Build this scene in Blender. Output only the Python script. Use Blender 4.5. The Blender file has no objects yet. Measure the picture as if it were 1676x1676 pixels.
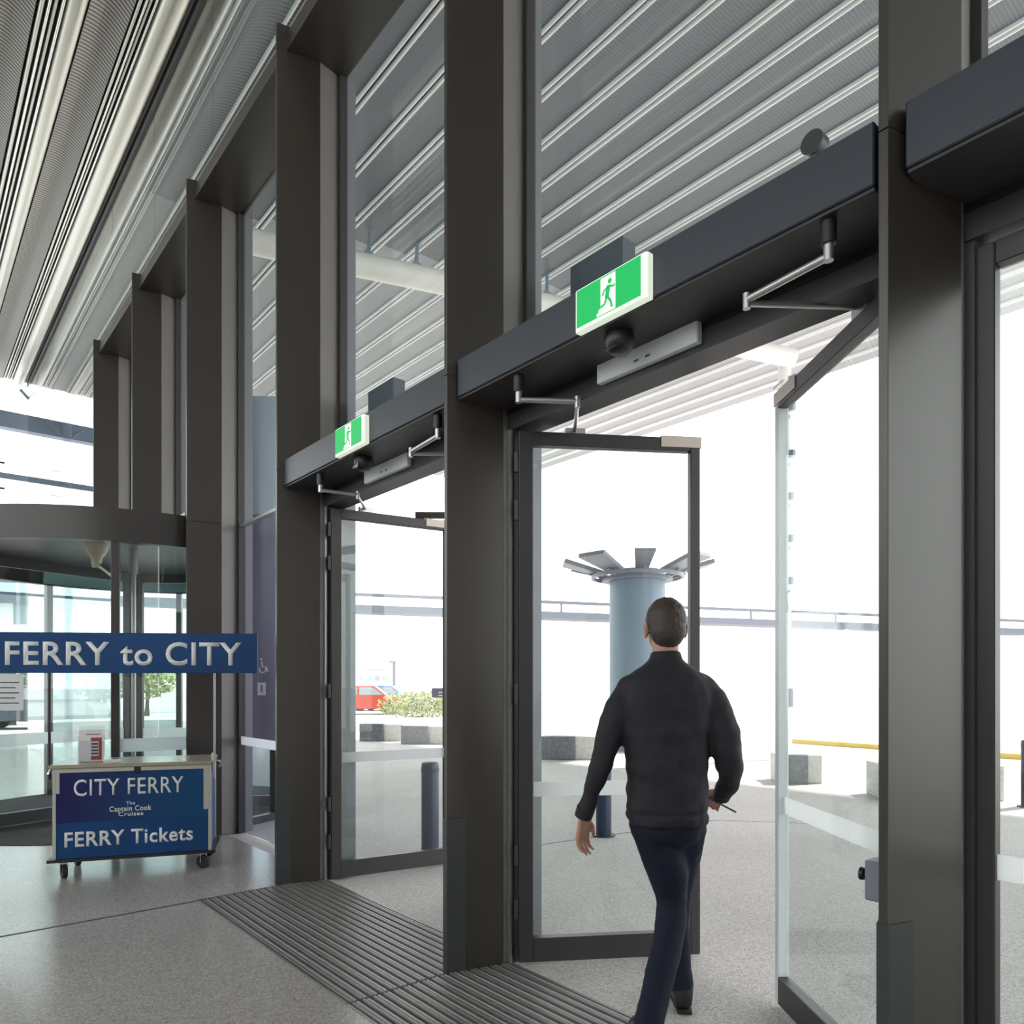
import bpy, bmesh, math, random
from mathutils import Vector, Matrix, noise

random.seed(7)
scn = bpy.context.scene
col = scn.collection

# ------------------------------------------------------------------ camera, sky, sun, exposure
EYE = 1.4                      # height of the lens above the floor
F_PX, CX, HY, RES = 1200.0, 838.0, 1122.0, 1676.0
TH = math.atan(1013.0 / F_PX)  # the wall recedes along +Y, the lens is turned to its right
FW = Vector((math.sin(TH), math.cos(TH), 0))
RT = Vector((math.cos(TH), -math.sin(TH), 0))
cam_d = bpy.data.cameras.new('camera')
cam = bpy.data.objects.new('camera', cam_d)
col.objects.link(cam)
cam.location = (0, 0, EYE)
cam.rotation_euler = (math.pi / 2, 0, -TH)
cam_d.sensor_width = 36
cam_d.lens = 36 * F_PX / RES
cam_d.shift_y = (HY - RES / 2) / RES
cam_d.clip_end = 2000
scn.camera = cam

world = bpy.data.worlds.new('sky')
scn.world = world
world.use_nodes = True
bg = world.node_tree.nodes['Background']
bg.inputs['Color'].default_value = (0.97, 0.985, 1.0, 1)
bg.inputs['Strength'].default_value = 3.0

sun_d = bpy.data.lights.new('sun', 'SUN')
sun_d.energy = 6.0
sun_d.angle = 0.03
sun_d.color = (1.0, 0.95, 0.9)
sun = bpy.data.objects.new('sun', sun_d)
col.objects.link(sun)
sdir = (RT * 0.72 + FW * 0.35).normalized() * math.cos(math.radians(52)) + Vector((0, 0, math.sin(math.radians(52))))
sun.rotation_euler = (-sdir).to_track_quat('-Z', 'Y').to_euler()

scn.view_settings.view_transform = 'Standard'
scn.view_settings.look = 'None'
scn.view_settings.gamma = 1
scn.view_settings.use_curve_mapping = False
scn.view_settings.exposure = 0.2
scn.cycles.transparent_max_bounces = 24
scn.cycles.max_bounces = 10


# ------------------------------------------------------------------ helpers
def at(px, py, depth):
    """point seen at a pixel at a given distance along the lens axis"""
    return FW * depth + RT * ((px - CX) / F_PX * depth) + Vector((0, 0, EYE - (py - HY) / F_PX * depth))


def ground(px, py):
    return at(px, py, EYE * F_PX / (py - HY))


class MB:
    """collects shapes that become ONE mesh"""
    def __init__(s):
        s.v, s.f, s.m = [], [], []
        s.mi = 0

    def add(s, vs, fs):
        o = len(s.v)
        s.v += [Vector(v) for v in vs]
        for f in fs:
            s.f.append([i + o for i in f])
            s.m.append(s.mi)
        return s

    def box(s, x0, x1, y0, y1, z0, z1):
        x0, x1 = min(x0, x1), max(x0, x1)
        y0, y1 = min(y0, y1), max(y0, y1)
        z0, z1 = min(z0, z1), max(z0, z1)
        return s.add([(x0, y0, z0), (x1, y0, z0), (x1, y1, z0), (x0, y1, z0),
                      (x0, y0, z1), (x1, y0, z1), (x1, y1, z1), (x0, y1, z1)],
                     [(3, 2, 1, 0), (4, 5, 6, 7), (0, 1, 5, 4), (1, 2, 6, 5), (2, 3, 7, 6), (3, 0, 4, 7)])

    def cbox(s, x0, x1, y0, y1, z0, z1, b=0.005):
        """box with chamfered vertical and horizontal edges"""
        bm = bmesh.new()
        bmesh.ops.create_cube(bm, size=1)
        for v in bm.verts:
            v.co = Vector(((x0 + x1) / 2 + v.co.x * (x1 - x0), (y0 + y1) / 2 + v.co.y * (y1 - y0), (z0 + z1) / 2 + v.co.z * (z1 - z0)))
        bmesh.ops.bevel(bm, geom=bm.edges[:], offset=b, segments=1, affect='EDGES')
        bm.verts.index_update()
        s.add([v.co.copy() for v in bm.verts], [[v.index for v in f.verts] for f in bm.faces])
        bm.free()
        return s

    def prism(s, poly, z0, z1):
        n = len(poly)
        a = sum(poly[i][0] * poly[(i + 1) % n][1] - poly[(i + 1) % n][0] * poly[i][1] for i in range(n))
        if a < 0:
            poly = poly[::-1]
        vs = [(p[0], p[1], z0) for p in poly] + [(p[0], p[1], z1) for p in poly]
        fs = [list(range(n))[::-1], list(range(n, 2 * n))]
        fs += [(i, (i + 1) % n, n + (i + 1) % n, n + i) for i in range(n)]
        return s.add(vs, fs)

    def extrude(s, prof, p0, p1, ax, ay):
        """profile (list of 2-D points in axes ax, ay) swept straight from p0 to p1"""
        p0, p1, ax, ay = Vector(p0), Vector(p1), Vector(ax), Vector(ay)
        n = len(prof)
        vs = [p0 + ax * a + ay * b for a, b in prof] + [p1 + ax * a + ay * b for a, b in prof]
        fs = [list(range(n))[::-1], list(range(n, 2 * n))] + [(i, (i + 1) % n, n + (i + 1) % n, n + i) for i in range(n)]
        return s.add(vs, fs)

    def tube(s, pts, r, n=12):
        pts = [Vector(p) for p in pts]
        rs = r if isinstance(r, (list, tuple)) else [r] * len(pts)
        rings = []
        up = Vector((0.0123, 0.0456, 1)).normalized()
        for i, p in enumerate(pts):
            d = (pts[min(i + 1, len(pts) - 1)] - pts[max(i - 1, 0)]).normalized()
            a = d.cross(up)
            if a.length < 1e-2:
                a = d.cross(Vector((1, 0, 0)))
            a.normalize()
            b = d.cross(a)
            rings.append([p + (a * math.cos(t) + b * math.sin(t)) * rs[i] for t in [2 * math.pi * k / n for k in range(n)]])
        vs = [v for g in rings for v in g]
        fs = []
        for i in range(len(rings) - 1):
            for k in range(n):
                k2 = (k + 1) % n
                fs.append((i * n + k, (i + 1) * n + k, (i + 1) * n + k2, i * n + k2))
        fs.append(list(range(n)))
        fs.append(list(range((len(rings) - 1) * n, len(rings) * n))[::-1])
        return s.add(vs, fs)

    def lathe(s, prof, c=(0, 0, 0), n=24, a0=0.0, a1=2 * math.pi):
        """profile of (r, z) turned about the vertical through c"""
        full = abs(a1 - a0 - 2 * math.pi) < 1e-6
        m = n if full else n + 1
        vs = []
        for k in range(m):
            t = a0 + (a1 - a0) * k / n
            vs += [(c[0] + r * math.cos(t), c[1] + r * math.sin(t), c[2] + z) for r, z in prof]
        q = len(prof)
        fs = []
        for k in range(n):
            k2 = (k + 1) % m
            for i in range(q - 1):
                fs.append((k * q + i, k2 * q + i, k2 * q + i + 1, k * q + i + 1))
        return s.add(vs, fs)

    def arc_slab(s, c, r0, r1, a0, a1, z0, z1, n=24):
        """closed bent slab between two radii and two angles"""
        vs = []
        for k in range(n + 1):
            t = a0 + (a1 - a0) * k / n
            for r, z in ((r0, z0), (r1, z0), (r1, z1), (r0, z1)):
                vs.append((c[0] + r * math.cos(t), c[1] + r * math.sin(t), z))
        fs = []
        for k in range(n):
            for i in range(4):
                j = (i + 1) % 4
                fs.append((k * 4 + i, (k + 1) * 4 + i, (k + 1) * 4 + j, k * 4 + j))
        fs.append((0, 1, 2, 3))
        fs.append((n * 4 + 3, n * 4 + 2, n * 4 + 1, n * 4))
        return s.add(vs, fs)

    def move(s, M):
        s.v = [M @ v for v in s.v]
        return s

    def build(s, name, mat, parent=None, smooth=False, fix=True, bevel=0):
        me = bpy.data.meshes.new(name)
        me.from_pydata([tuple(v) for v in s.v], [], s.f)
        for mm in (mat if isinstance(mat, (list, tuple)) else [mat]):
            me.materials.append(mm)
        if isinstance(mat, (list, tuple)):
            me.polygons.foreach_set('material_index', s.m)
        if fix:
            bm = bmesh.new()
            bm.from_mesh(me)
            bmesh.ops.recalc_face_normals(bm, faces=bm.faces[:])
            bm.to_mesh(me)
            bm.free()
        if smooth:
            me.polygons.foreach_set('use_smooth', [True] * len(me.polygons))
            try:
                me.set_sharp_from_angle(angle=math.radians(40))
            except Exception:
                pass
        me.update()
        o = bpy.data.objects.new(name, me)
        col.objects.link(o)
        if bevel:
            b = o.modifiers.new('bevel', 'BEVEL')
            b.width = bevel
            b.segments = 2
            b.limit_method = 'ANGLE'
        if parent:
            o.parent = parent
        return o


def tag(o, label=None, cat=None, group=None, kind=None):
    if label: o['label'] = label
    if cat: o['category'] = cat
    if group: o['group'] = group
    if kind: o['kind'] = kind
    return o


def empty(name, loc=(0, 0, 0), rz=0.0, label=None, cat=None, group=None, kind=None):
    o = bpy.data.objects.new(name, None)
    col.objects.link(o)
    o.location = loc
    o.rotation_euler = (0, 0, rz)
    o.empty_display_size = 0.1
    return tag(o, label, cat, group, kind)


def copy_tree(o, parent=None):
    c = o.copy()
    col.objects.link(c)
    c.parent = parent
    for ch in list(o.children):
        copy_tree(ch, c)
    return c


def share(src, loc=None, parent=None, rot=None):
    c = src.copy()
    col.objects.link(c)
    c.parent = parent if parent is not None else src.parent
    if loc is not None: c.location = loc
    if rot is not None: c.rotation_euler = rot
    return c


def text_mesh(name, body, mat, parent, M, width=None, size=1.0, bold=0.0, depth=0.002, align='LEFT', sx=1.0):
    """flat lettering; M places its local XY plane, width is the length of the line"""
    cu = bpy.data.curves.new(name, 'FONT')
    cu.body = body
    cu.size = size
    cu.offset = bold * size
    cu.space_character = 1.08
    cu.extrude = 0.0
    cu.resolution_u = 4
    cu.align_x = 'LEFT'
    tmp = bpy.data.objects.new(name + '_tmp', cu)
    col.objects.link(tmp)
    dg = bpy.context.evaluated_depsgraph_get()
    me = bpy.data.meshes.new_from_object(tmp.evaluated_get(dg))
    bpy.data.objects.remove(tmp)
    xs = [v.co.x for v in me.vertices]
    ys = [v.co.y for v in me.vertices]
    k = 1.0
    if width:
        sx = width / (max(xs) - min(xs))
    x0 = min(xs)
    if align == 'CENTER':
        x0 = (min(xs) + max(xs)) / 2
    for v in me.vertices:
        v.co = Vector(((v.co.x - x0) * sx, v.co.y, 0))
    bm = bmesh.new()
    bm.from_mesh(me)
    bmesh.ops.remove_doubles(bm, verts=bm.verts[:], dist=1e-5)
    r = bmesh.ops.extrude_face_region(bm, geom=bm.faces[:])
    for e in r['geom']:
        if isinstance(e, bmesh.types.BMVert):
            e.co.z += depth
    bmesh.ops.recalc_face_normals(bm, faces=bm.faces[:])
    bmesh.ops.transform(bm, matrix=M, verts=bm.verts[:])
    bm.to_mesh(me)
    bm.free()
    me.materials.clear()
    me.materials.append(mat)
    me.name = name
    o = bpy.data.objects.new(name, me)
    col.objects.link(o)
    if parent: o.parent = parent
    return o


# ------------------------------------------------------------------ materials
def mat(name, base, rough=0.5, metal=0.0, spec=0.5, emit=None, estr=0.0):
    m = bpy.data.materials.new(name)
    m.use_nodes = True
    b = m.node_tree.nodes['Principled BSDF']
    b.inputs['Base Color'].default_value = (*base, 1)
    b.inputs['Roughness'].default_value = rough
    b.inputs['Metallic'].default_value = metal
    b.inputs['Specular IOR Level'].default_value = spec
    if emit:
        b.inputs['Emission Color'].default_value = (*emit, 1)
        b.inputs['Emission Strength'].default_value = estr
    return m


def nd(m, t, **kw):
    n = m.node_tree.nodes.new(t)
    for k, v in kw.items():
        setattr(n, k, v)
    return n


def lk(m, a, b):
    m.node_tree.links.new(a, b)


def speckle(m, base, dark, light, scale, amt=0.5, rough=None, bump=0.0, scale2=None):
    """fine aggregate: voronoi cells of three tones over a slow noise"""
    b = m.node_tree.nodes['Principled BSDF']
    co = nd(m, 'ShaderNodeTexCoord')
    vo = nd(m, 'ShaderNodeTexVoronoi')
    vo.inputs['Scale'].default_value = scale
    lk(m, co.outputs['Object'], vo.inputs['Vector'])
    se = nd(m, 'ShaderNodeSeparateColor')
    lk(m, vo.outputs['Color'], se.inputs['Color'])
    ra = nd(m, 'ShaderNodeValToRGB')
    ra.color_ramp.interpolation = 'LINEAR'
    e = ra.color_ramp.elements
    e[0].position, e[0].color = 0.0, (*dark, 1)
    e[1].position, e[1].color = 1.0, (*light, 1)
    k = e.new(0.5); k.color = (*base, 1)
    lk(m, se.outputs['Red'], ra.inputs['Fac'])
    no = nd(m, 'ShaderNodeTexNoise')
    no.inputs['Scale'].default_value = scale2 or 0.7
    no.inputs['Detail'].default_value = 5
    lk(m, co.outputs['Object'], no.inputs['Vector'])
    mx = nd(m, 'ShaderNodeMix', data_type='RGBA', blend_type='MULTIPLY')
    mx.inputs['Factor'].default_value = amt
    lk(m, ra.outputs['Color'], mx.inputs['A'])
    r2 = nd(m, 'ShaderNodeValToRGB')
    r2.color_ramp.elements[0].color = (0.7, 0.7, 0.7, 1)
    r2.color_ramp.elements[0].position = 0.3
    r2.color_ramp.elements[1].color = (1, 1, 1, 1)
    r2.color_ramp.elements[1].position = 0.7
    lk(m, no.outputs['Fac'], r2.inputs['Fac'])
    lk(m, r2.outputs['Color'], mx.inputs['B'])
    lk(m, mx.outputs['Result'], b.inputs['Base Color'])
    if bump:
        bu = nd(m, 'ShaderNodeBump')
        bu.inputs['Strength'].default_value = bump
        bu.inputs['Distance'].default_value = 0.004
        lk(m, vo.outputs['Distance'], bu.inputs['Height'])
        lk(m, bu.outputs['Normal'], b.inputs['Normal'])
    return m


def brushed(m, amt=0.25, scale=(2, 2, 60), bump=0.02):
    """slow tonal drift and slight waviness of coated metal"""
    b = m.node_tree.nodes['Principled BSDF']
    c = tuple(b.inputs['Base Color'].default_value)
    co = nd(m, 'ShaderNodeTexCoord')
    mp = nd(m, 'ShaderNodeMapping')
    mp.inputs['Scale'].default_value = scale
    lk(m, co.outputs['Object'], mp.inputs['Vector'])
    no = nd(m, 'ShaderNodeTexNoise')
    no.inputs['Scale'].default_value = 1.0
    no.inputs['Detail'].default_value = 4
    lk(m, mp.outputs['Vector'], no.inputs['Vector'])
    ra = nd(m, 'ShaderNodeValToRGB')
    ra.color_ramp.elements[0].position = 0.3
    ra.color_ramp.elements[0].color = tuple(x * (1 - amt) for x in c[:3]) + (1,)
    ra.color_ramp.elements[1].position = 0.7
    ra.color_ramp.elements[1].color = tuple(min(1, x * (1 + amt)) for x in c[:3]) + (1,)
    lk(m, no.outputs['Fac'], ra.inputs['Fac'])
    lk(m, ra.outputs['Color'], b.inputs['Base Color'])
    bu = nd(m, 'ShaderNodeBump')
    bu.inputs['Strength'].default_value = bump
    lk(m, no.outputs['Fac'], bu.inputs['Height'])
    lk(m, bu.outputs['Normal'], b.inputs['Normal'])
    return m


def glass_mat(name, tint=(0.93, 0.96, 0.95), refl=1.0, rough=0.0):
    m = bpy.data.materials.new(name)
    m.use_nodes = True
    nt = m.node_tree
    for n in list(nt.nodes):
        nt.nodes.remove(n)
    out = nd(m, 'ShaderNodeOutputMaterial')
    tr = nd(m, 'ShaderNodeBsdfTransparent')
    tr.inputs['Color'].default_value = (*tint, 1)
    gl = nd(m, 'ShaderNodeBsdfGlossy')
    gl.inputs['Roughness'].default_value = rough
    lw = nd(m, 'ShaderNodeLayerWeight')          # Schlick: 0.04 face on, 1 at grazing
    lw.inputs['Blend'].default_value = 0.5
    pw = nd(m, 'ShaderNodeMath', operation='POWER')
    pw.inputs[1].default_value = 5.0
    lk(m, lw.outputs['Facing'], pw.inputs[0])
    mu = nd(m, 'ShaderNodeMath', operation='MULTIPLY_ADD')
    mu.inputs[1].default_value = 0.9
    mu.inputs[2].default_value = 0.04 * refl
    lk(m, pw.outputs[0], mu.inputs[0])
    mi = nd(m, 'ShaderNodeMixShader')
    lk(m, mu.outputs[0], mi.inputs['Fac'])
    lk(m, tr.outputs[0], mi.inputs[1])
    lk(m, gl.outputs[0], mi.inputs[2])
    lk(m, mi.outputs[0], out.inputs['Surface'])
    return m


def perforated(name, base, hole, pitch, metal=0.5, rough=0.4, angle=0.0):
    """sheet metal with rows of slots"""
    m = mat(name, base, rough, metal)
    b = m.node_tree.nodes['Principled BSDF']
    co = nd(m, 'ShaderNodeTexCoord')
    mp = nd(m, 'ShaderNodeMapping')
    mp.inputs['Rotation'].default_value = (0, 0, angle)
    mp.inputs['Scale'].default_value = (1 / pitch,) * 3
    lk(m, co.outputs['Object'], mp.inputs['Vector'])
    wv = nd(m, 'ShaderNodeTexWave', wave_type='BANDS', bands_direction='Y', wave_profile='SIN')
    wv.inputs['Scale'].default_value = 1 / (2 * math.pi) * 1.0 * math.pi
    wv.inputs['Distortion'].default_value = 0
    lk(m, mp.outputs['Vector'], wv.inputs['Vector'])
    ra = nd(m, 'ShaderNodeValToRGB')
    ra.color_ramp.elements[0].position = 0.35
    ra.color_ramp.elements[0].color = (*hole, 1)
    ra.color_ramp.elements[1].position = 0.6
    ra.color_ramp.elements[1].color = (*base, 1)
    lk(m, wv.outputs['Fac'], ra.inputs['Fac'])
    lk(m, ra.outputs['Color'], b.inputs['Base Color'])
    return m


M = {}
M['bronze'] = brushed(mat('bronze_coated_metal', (0.047, 0.039, 0.033), 0.33, 0.3, 0.9), 0.06, (3, 3, 0.6), 0.01)
M['bronze_fin'] = mat('pale_bronze_metal', (0.20, 0.205, 0.23), 0.45, 0.2)
M['bronze_pale'] = brushed(mat('bronze_paler_tone', (0.20, 0.18, 0.165), 0.4, 0.2), 0.05, (3, 3, 0.6), 0.01)
M['kick'] = mat('kick_plate_metal', (0.055, 0.057, 0.062), 0.42, 0.3)
M['header'] = brushed(mat('slate_coated_metal', (0.029, 0.034, 0.048), 0.36, 0.0, 0.6), 0.05, (2, 2, 2), 0.01)
M['frame'] = mat('dark_frame_metal', (0.050, 0.045, 0.047), 0.42, 0.2)
M['alu'] = mat('bright_aluminium', (0.52, 0.51, 0.50), 0.35, 0.8)
M['alu_pale'] = mat('pale_anodised_aluminium', (0.78, 0.82, 0.83), 0.5, 0.0)
M['beige_plate'] = mat('beige_cover_plate', (0.62, 0.55, 0.47), 0.45, 0.2)
M['chrome'] = mat('chrome', (0.7, 0.7, 0.7), 0.15, 1.0)
M['black'] = mat('black_plastic', (0.015, 0.015, 0.017), 0.4)
M['rubber'] = mat('black_rubber', (0.02, 0.02, 0.02), 0.7)
M['glass'] = glass_mat('clear_glass')
M['glass_refl'] = glass_mat('clerestory_glass', (0.92, 0.95, 0.94), 1.0)
M['glass_tint'] = glass_mat('blue_tinted_glass', (0.87, 0.88, 0.94), 1.2)
M['glass_drum'] = glass_mat('greenish_curved_glass', (0.90, 0.95, 0.945), 1.3)
M['white_band'] = mat('white_film', (0.9, 0.9, 0.9), 0.6)
# safety film lets daylight through from behind
m = M['white_band']
b = m.node_tree.nodes['Principled BSDF']
tl = nd(m, 'ShaderNodeBsdfTranslucent')
tl.inputs['Color'].default_value = (0.9, 0.9, 0.9, 1)
mx = nd(m, 'ShaderNodeMixShader')
mx.inputs['Fac'].default_value = 0.85
lk(m, b.outputs[0], mx.inputs[1])
lk(m, tl.outputs[0], mx.inputs[2])
lk(m, mx.outputs[0], m.node_tree.nodes['Material Output'].inputs['Surface'])
M['floor'] = speckle(mat('polished_terrazzo', (0.4, 0.38, 0.36), 0.2, 0, 0.5), (0.42, 0.385, 0.36), (0.30, 0.27, 0.25), (0.54, 0.51, 0.48), 150, 0.3)
M['pave'] = speckle(mat('exposed_aggregate_paving', (0.5, 0.47, 0.43), 0.75), (0.58, 0.55, 0.525), (0.42, 0.39, 0.36), (0.70, 0.68, 0.66), 130, 0.45, bump=0.25)
M['joint'] = mat('dark_joint_filler', (0.07, 0.065, 0.06), 0.6)
M['mat_bar'] = mat('ribbed_mat_bar', (0.27, 0.25, 0.245), 0.4, 0.4)
M['mat_base'] = mat('mat_tray', (0.035, 0.03, 0.03), 0.9)
M['perf'] = perforated('perforated_tray', (0.30, 0.275, 0.25), (0.07, 0.062, 0.056), 0.075, 0.3, 0.4, -0.5)
M['perf_out'] = perforated('canopy_perforated_sheet', (0.155, 0.165, 0.185), (0.125, 0.135, 0.155), 0.06, 0.0, 0.5, 0.0)
M['rail'] = mat('ceiling_rail_metal', (0.62, 0.61, 0.59), 0.22, 0.9)
M['rail_dark'] = mat('ceiling_gap_metal', (0.06, 0.055, 0.05), 0.5, 0.2)
M['tube_metal'] = mat('ceiling_tube_metal', (0.50, 0.48, 0.43), 0.30, 0.8)
M['rib_white'] = mat('white_canopy_rib', (0.85, 0.85, 0.85), 0.4, 0.1)
M['white_paint'] = mat('white_painted_steel', (0.82, 0.80, 0.76), 0.45)
M['cream'] = mat('warm_reflection_tone', (0.70, 0.62, 0.48), 0.4)
M['wall'] = mat('off_white_plaster', (0.62, 0.60, 0.57), 0.8)
M['navy'] = brushed(mat('navy_sign_panel', (0.020, 0.028, 0.14), 0.35), 0.2, (1.2, 1.2, 1.2), 0.0)
M['blue'] = brushed(mat('blue_sign_panel', (0.009, 0.058, 0.19), 0.5, 0, 0.25), 0.12, (3, 3, 3), 0.0)
# printed fade of the counter's upper panel, navy at the left to mid blue at the right
b = M['navy'].node_tree.nodes['Principled BSDF']
b.inputs['Specular IOR Level'].default_value = 0.25
b.inputs['Roughness'].default_value = 0.5
for l_ in list(M['navy'].node_tree.links):
    if l_.to_node == b: M['navy'].node_tree.links.remove(l_)
tc = nd(M['navy'], 'ShaderNodeTexCoord')
sx_ = nd(M['navy'], 'ShaderNodeSeparateXYZ')
rp = nd(M['navy'], 'ShaderNodeValToRGB')
rp.color_ramp.elements[0].color = (0.018, 0.014, 0.10, 1)
rp.color_ramp.elements[0].position = 0.05
rp.color_ramp.elements[1].color = (0.006, 0.075, 0.20, 1)
rp.color_ramp.elements[1].position = 0.95
lk(M['navy'], tc.outputs['Object'], sx_.inputs[0])
lk(M['navy'], sx_.outputs['X'], rp.inputs['Fac'])
lk(M['navy'], rp.outputs['Color'], b.inputs['Base Color'])
M['letter'] = mat('white_lettering', (0.86, 0.86, 0.84), 0.5)
M['cart_alu'] = mat('cart_aluminium_trim', (0.58, 0.56, 0.50), 0.35, 0.5)
M['top'] = mat('cart_top_laminate', (0.42, 0.37, 0.27), 0.25, 0.2)
M['paper'] = mat('white_paper', (0.82, 0.82, 0.82), 0.8)
M['red'] = mat('red_print', (0.45, 0.05, 0.05), 0.6)
M['ink'] = mat('grey_print', (0.12, 0.12, 0.12), 0.8)
M['acrylic'] = glass_mat('clear_acrylic', (0.95, 0.95, 0.96), 1.0)
M['green'] = mat('lit_green_sign_face', (0.0, 0.32, 0.07), 0.5, emit=(0.0, 0.40, 0.085), estr=0.75)
M['sign_white'] = mat('lit_white_sign_face', (0.8, 0.85, 0.78), 0.5, emit=(0.8, 0.9, 0.72), estr=0.55)
M['bollard'] = mat('dark_blue_painted_steel', (0.016, 0.026, 0.07), 0.4)
M['concrete_shaded'] = speckle(mat('shaded_concrete_tone', (0.2, 0.21, 0.23), 0.8), (0.19, 0.20, 0.22), (0.15, 0.16, 0.175), (0.24, 0.25, 0.27), 30, 0.4)
M['concrete_sunlit'] = speckle(mat('sunlit_concrete_tone', (0.7, 0.68, 0.64), 0.8), (0.68, 0.66, 0.62), (0.6, 0.58, 0.55), (0.75, 0.73, 0.70), 30, 0.3)
M['bluegrey'] = mat('blue_grey_column_paint', (0.215, 0.275, 0.345), 0.5)
M['lamp_grey'] = mat('grey_floodlight_casing', (0.22, 0.225, 0.27), 0.5)
M['yellow'] = mat('yellow_line_paint', (0.70, 0.50, 0.10), 0.6)
M['asphalt'] = mat('grey_asphalt', (0.40, 0.40, 0.41), 0.85)
M['bridge'] = mat('grey_bridge_paint', (0.13, 0.14, 0.17), 0.6)
M['teal'] = mat('teal_glazing', (0.42, 0.66, 0.68), 0.3)
M['bldg'] = mat('distant_grey_facade', (0.55, 0.56, 0.60), 0.8)
M['leaf'] = mat('green_leaves', (0.10, 0.17, 0.06), 0.7)
M['leaf2'] = mat('dry_green_leaves', (0.34, 0.36, 0.15), 0.7)
M['bark'] = mat('grey_brown_bark', (0.16, 0.12, 0.09), 0.9)
M['car_red'] = mat('red_car_paint', (0.45, 0.06, 0.04), 0.25)
M['car_blue'] = mat('blue_car_paint', (0.05, 0.14, 0.42), 0.25)
M['car_dark'] = mat('dark_car_paint', (0.05, 0.06, 0.08), 0.25)
M['car_glass'] = mat('car_window', (0.30, 0.34, 0.36), 0.1)
M['steel_blue'] = mat('blue_grey_steel', (0.20, 0.25, 0.33), 0.5)
M['hood'] = mat('blue_black_hood_metal', (0.075, 0.09, 0.115), 0.5)
M['ring'] = brushed(mat('ring_bronze_metal', (0.060, 0.053, 0.050), 0.34, 0.3), 0.05, (2, 2, 2), 0.0)
M['pylon'] = brushed(mat('purple_grey_sign_panel', (0.24, 0.22, 0.28), 0.3), 0.2, (1, 1, 0.7), 0.0)
M['pylon_up'] = mat('blue_grey_sign_panel', (0.40, 0.47, 0.56), 0.3)
M['purple'] = mat('purple_sign_face', (0.05, 0.02, 0.12), 0.4)
M['skin'] = mat('skin', (0.50, 0.26, 0.18), 0.55)
M['hair'] = mat('dark_brown_hair', (0.055, 0.038, 0.030), 0.6)
M['jacket'] = mat('charcoal_jacket_cloth', (0.027, 0.024, 0.031), 0.72, 0, 0.3)
M['trouser'] = mat('navy_trouser_cloth', (0.012, 0.015, 0.032), 0.8, 0, 0.3)
M['shoe'] = mat('black_leather', (0.012, 0.012, 0.014), 0.4)
M['eye'] = mat('eye_white', (0.8, 0.8, 0.78), 0.3)

# translucent white roofing beyond the canopy tube, and for glare on the outermost sheets
m = mat('translucent_white_roofing', (0.86, 0.87, 0.9), 0.5)
b = m.node_tree.nodes['Principled BSDF']
tl = nd(m, 'ShaderNodeBsdfTranslucent')
tl.inputs['Color'].default_value = (0.155, 0.15, 0.155, 1)
mx = nd(m, 'ShaderNodeMixShader')
mx.inputs['Fac'].default_value = 0.6
lk(m, b.outputs[0], mx.inputs[1])
lk(m, tl.outputs[0], mx.inputs[2])
lk(m, mx.outputs[0], m.node_tree.nodes['Material Output'].inputs['Surface'])
M['roof_light'] = m

# ------------------------------------------------------------------ layout of the glazed wall
WX = 2.06                                     # inner edge of the columns
COLY = [-1.205, 0.861, 2.93, 5.0, 7.07, 9.08, 11.17]
TOP, BEAM0, BEAM1 = 6.06, 5.88, 6.0           # column top, beam soffit, beam top
HD0, HD1 = 2.80, 2.985                        # door header
HP = 6.7                                      # ceiling height above the lens
CEIL = EYE + HP
GX = 2.295                                    # clerestory glass plane
MAT0, MAT1, MATY = 1.52, 2.39, 4.97

# ------------------------------------------------------------------ floor, paving
fl = MB()
fl.box(-9, MAT0, -8, 24, -0.12, 0)
fl.box(MAT0, 2.40, MATY, 24, -0.12, 0)
floor = tag(fl.build('floor', M['floor']), 'polished grey terrazzo hall floor', 'floor', kind='structure')
MB().box(-9, MAT0 - 0.0, MATY - 0.022, MATY, 0.0, 0.0015).build('joint_strip', M['joint'], floor)
MB().box(MAT0, 2.10, MATY - 0.006, MATY + 0.012, 0.0, 0.002).build('joint_strip', M['joint'], floor)

pv = MB().box(MAT1, 60, -30, 40, -0.14, -0.004)
pave = tag(pv.build('pavement', M['pave']), 'pale exposed aggregate paving outside the doors', 'pavement', kind='structure')
# saw-cut joint across the paving
jp = [ground(870, 1384), ground(1170, 1342), ground(1300, 1346), ground(1460, 1362)]
jm = MB()
for a, b2 in zip(jp[:-1], jp[1:]):
    d = (b2 - a).normalized() * 0.012
    n = Vector((-d.y, d.x, 0))
    jm.add([(p.x, p.y, -0.0035) for p in (a - n, b2 - n, b2 + n, a + n)], [(0, 1, 2, 3)])
jm.build('joint_line', M['joint'], pave)
rd = MB().box(60, 320, -300, 320, -0.20, -0.02).box(-320, 60, 40, 320, -0.2, -0.02).box(2.4, 60, -300, -30, -0.2, -0.02)
tag(rd.build('road', M['asphalt']), 'sunlit grey road beyond the forecourt paving', 'road', kind='structure')

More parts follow.
